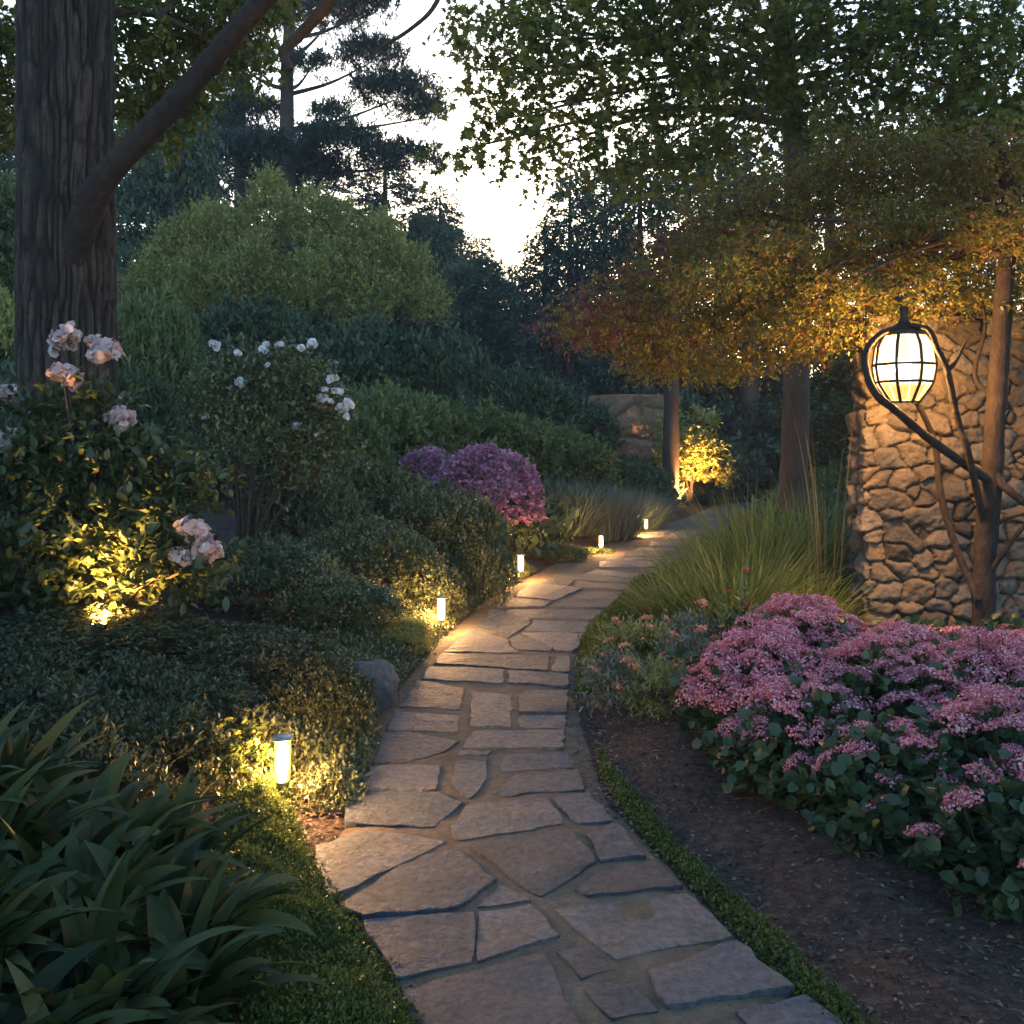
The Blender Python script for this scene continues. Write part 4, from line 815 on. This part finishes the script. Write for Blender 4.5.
def bouquet(name, x, y, h, hw, m, leafL, leafW, nspr, heads, hm, hr, lab, cat, group, seed, k=7, shape='round', slen=.12, htop=.98, nl=9, spread=.9, frontal=.0):
    g = np.random.default_rng(seed); z0 = float(hgt(x, y)); t = empty(name, (x, y, z0)); lob = [(0, 0, h*.38, hw*.7, hw*.7, h*.38)]
    for i in range(nl): a = i*2.4+g.random(); rr = hw*g.uniform(.4, .62); lob.append((math.cos(a)*rr, math.sin(a)*rr, h*g.uniform(.26, .46), hw*.38, hw*.38, h*.32))
    link('foliage', crown(MB(), lob, nspr, k, slen, leafL, leafW, g, shape, .2, -.8, .2, .5, spread=spread).mesh('foliage', M[m]), t); st = MB()
    for i in range(heads):
        a = i*2.39996+g.random()*.6; r = math.sqrt((i+.5)/heads); zz = h*(htop+.12-.62*r**2.2+g.normal()*.05); p = np.array((math.cos(a)*hw*r*1.02, math.sin(a)*hw*r*1.02-frontal, zz))
        s = hr*g.uniform(.6, 1.25); o = link('flower_head', hm[i % len(hm)], t, p, 0, (s, s, s*.9)); o.rotation_euler = (-math.sin(a)*r*.7+g.normal()*.15, math.cos(a)*r*.7+g.normal()*.15, g.random()*6)
        pp = curve([(p[0]*.3, p[1]*.3, .0), (p[0]*.75, p[1]*.75, p[2]*.5), p], 4); tube(st, pp, .004, 5)
    if heads: link('stem', st.mesh('stem', M['sedleaf'], True), t)
    return T(t, lab, cat, group)
SED = [floret_head('flower_head', 'sedfl', s, 1., 300, .13) for s in (1, 2, 3, 4)]
PEA = [floret_head('flower_head', 'peach', s, 1., 70, .3, 5) for s in (5, 6)]
RED = [floret_head('flower_head', 'red', 7, 1., 40, .4, 4)]
YEL = [floret_head('flower_head', 'yellow', 8, 1., 26, .6, 3)]
sd = 'pink flowering sedum plants in the right bed'
for i, (x, y, h, hw, nh, lab) in enumerate([
    (1.25, 4.75, .5, .36, 40, 'pink sedum at the left front of the mass nearest the path'), (1.6, 5.3, .56, .42, 44, 'tallest pink sedum crowning the back of the mass'), (1.75, 4.45, .52, .38, 24, 'pink sedum with scattered heads in the middle of the mass'),
    (1.5, 3.75, .36, .3, 5, 'mostly leafy sedum low in front of the mass'), (1.95, 3.7, .48, .36, 18, 'pink sedum at the right front edge over the mulch'), (2.3, 4.5, .48, .4, 26, 'pink sedum at the right edge of the mass'), (1.75, 3.25, .36, .34, 4, 'leafy sedum nearest the camera over the mulch'), (2.15, 3.3, .42, .36, 8, 'leafy sedum cut by the right edge in front'), (1.3, 4.2, .42, .34, 14, 'pink sedum low at the left front corner of the mass'), (2.15, 5.35, .42, .38, 26, 'pink sedum behind the middle of the mass'),
    (2.75, 5.2, .36, .36, 16, 'pink sedum under the crooked maple trunk'), (2.6, 6.1, .24, .35, 8, 'leafy sedum with few heads at the wall foot'), (3.2, 6.0, .24, .32, 7, 'leafy sedum at the far right by the wall')]):
    bouquet('sedum', x, y, h, hw, 'sedleaf', .055, .042, 480, min(95, int(nh*2.6)), SED, .088, lab, 'sedum', sd, 100+i)
lf = 'low peach flowered plants before the grass'
for i, (x, y, h, hw, nh, lab) in enumerate([(.62, 5.6, .3, .2, 8, 'peach flowered plant nearest the path edge'), (.85, 5.4, .26, .2, 3, 'wispy plant left of the pink sedum'), (1.1, 5.85, .34, .24, 6, 'peach flowered plant beside the pink sedum'), (.8, 6.2, .34, .24, 6, 'peach flowered plant below the grass'), (1.2, 6.4, .36, .22, 3, 'wispy plant under the arching grass')]):
    bouquet('flowering_plant', x, y, h, hw, 'light' if i % 2 else 'grey', .05, .009, 420, nh, PEA, .05, lab, 'flowering plant', lf, 120+i, k=8, shape='diamond', slen=.1)
bouquet('flowering_plant', 1.52, 6.35, .55, .12, 'mid', .05, .015, 120, 4, RED, .03, 'small red flowered plant beside the grey green tuft', 'flowering plant', None, 130, shape='diamond')
bouquet('grey_plant', 1.65, 6.25, .42, .22, 'grey', .035, .009, 520, 0, RED, .03, 'grey green feathery tuft behind the pink sedum', 'plant', None, 131, shape='diamond', slen=.1)
bouquet('flowering_plant', -1.27, 4.15, .2, .17, 'moss', .03, .02, 260, 16, YEL, .022, 'small yellow flowers glowing left of the nearest path light', 'flowering plant', None, 132, slen=.06)

# ------------------------------------------------------------------ evening haze
bm = bmesh.new(); bmesh.ops.create_cube(bm, size=1); me = bpy.data.meshes.new('haze'); bm.to_mesh(me); bm.free()
hz = link('haze', me, None, (0, 37, 13), 0, (184, 128, 30)); hz['kind'] = 'stuff'; T(hz, 'thin bluish evening haze among the trees', 'haze', None, 'stuff')
m_, nt_, o_ = mat('evening haze'); v_ = node(nt_, 'VolumePrincipled', Density=.0013); v_.inputs['Color'].default_value = (.82, .9, 1, 1); v_.inputs['Anisotropy'].default_value = 0; nt_.links.new(v_.outputs[0], o_.inputs['Volume']); me.materials.append(m_)
cy.volume_bounces = 0
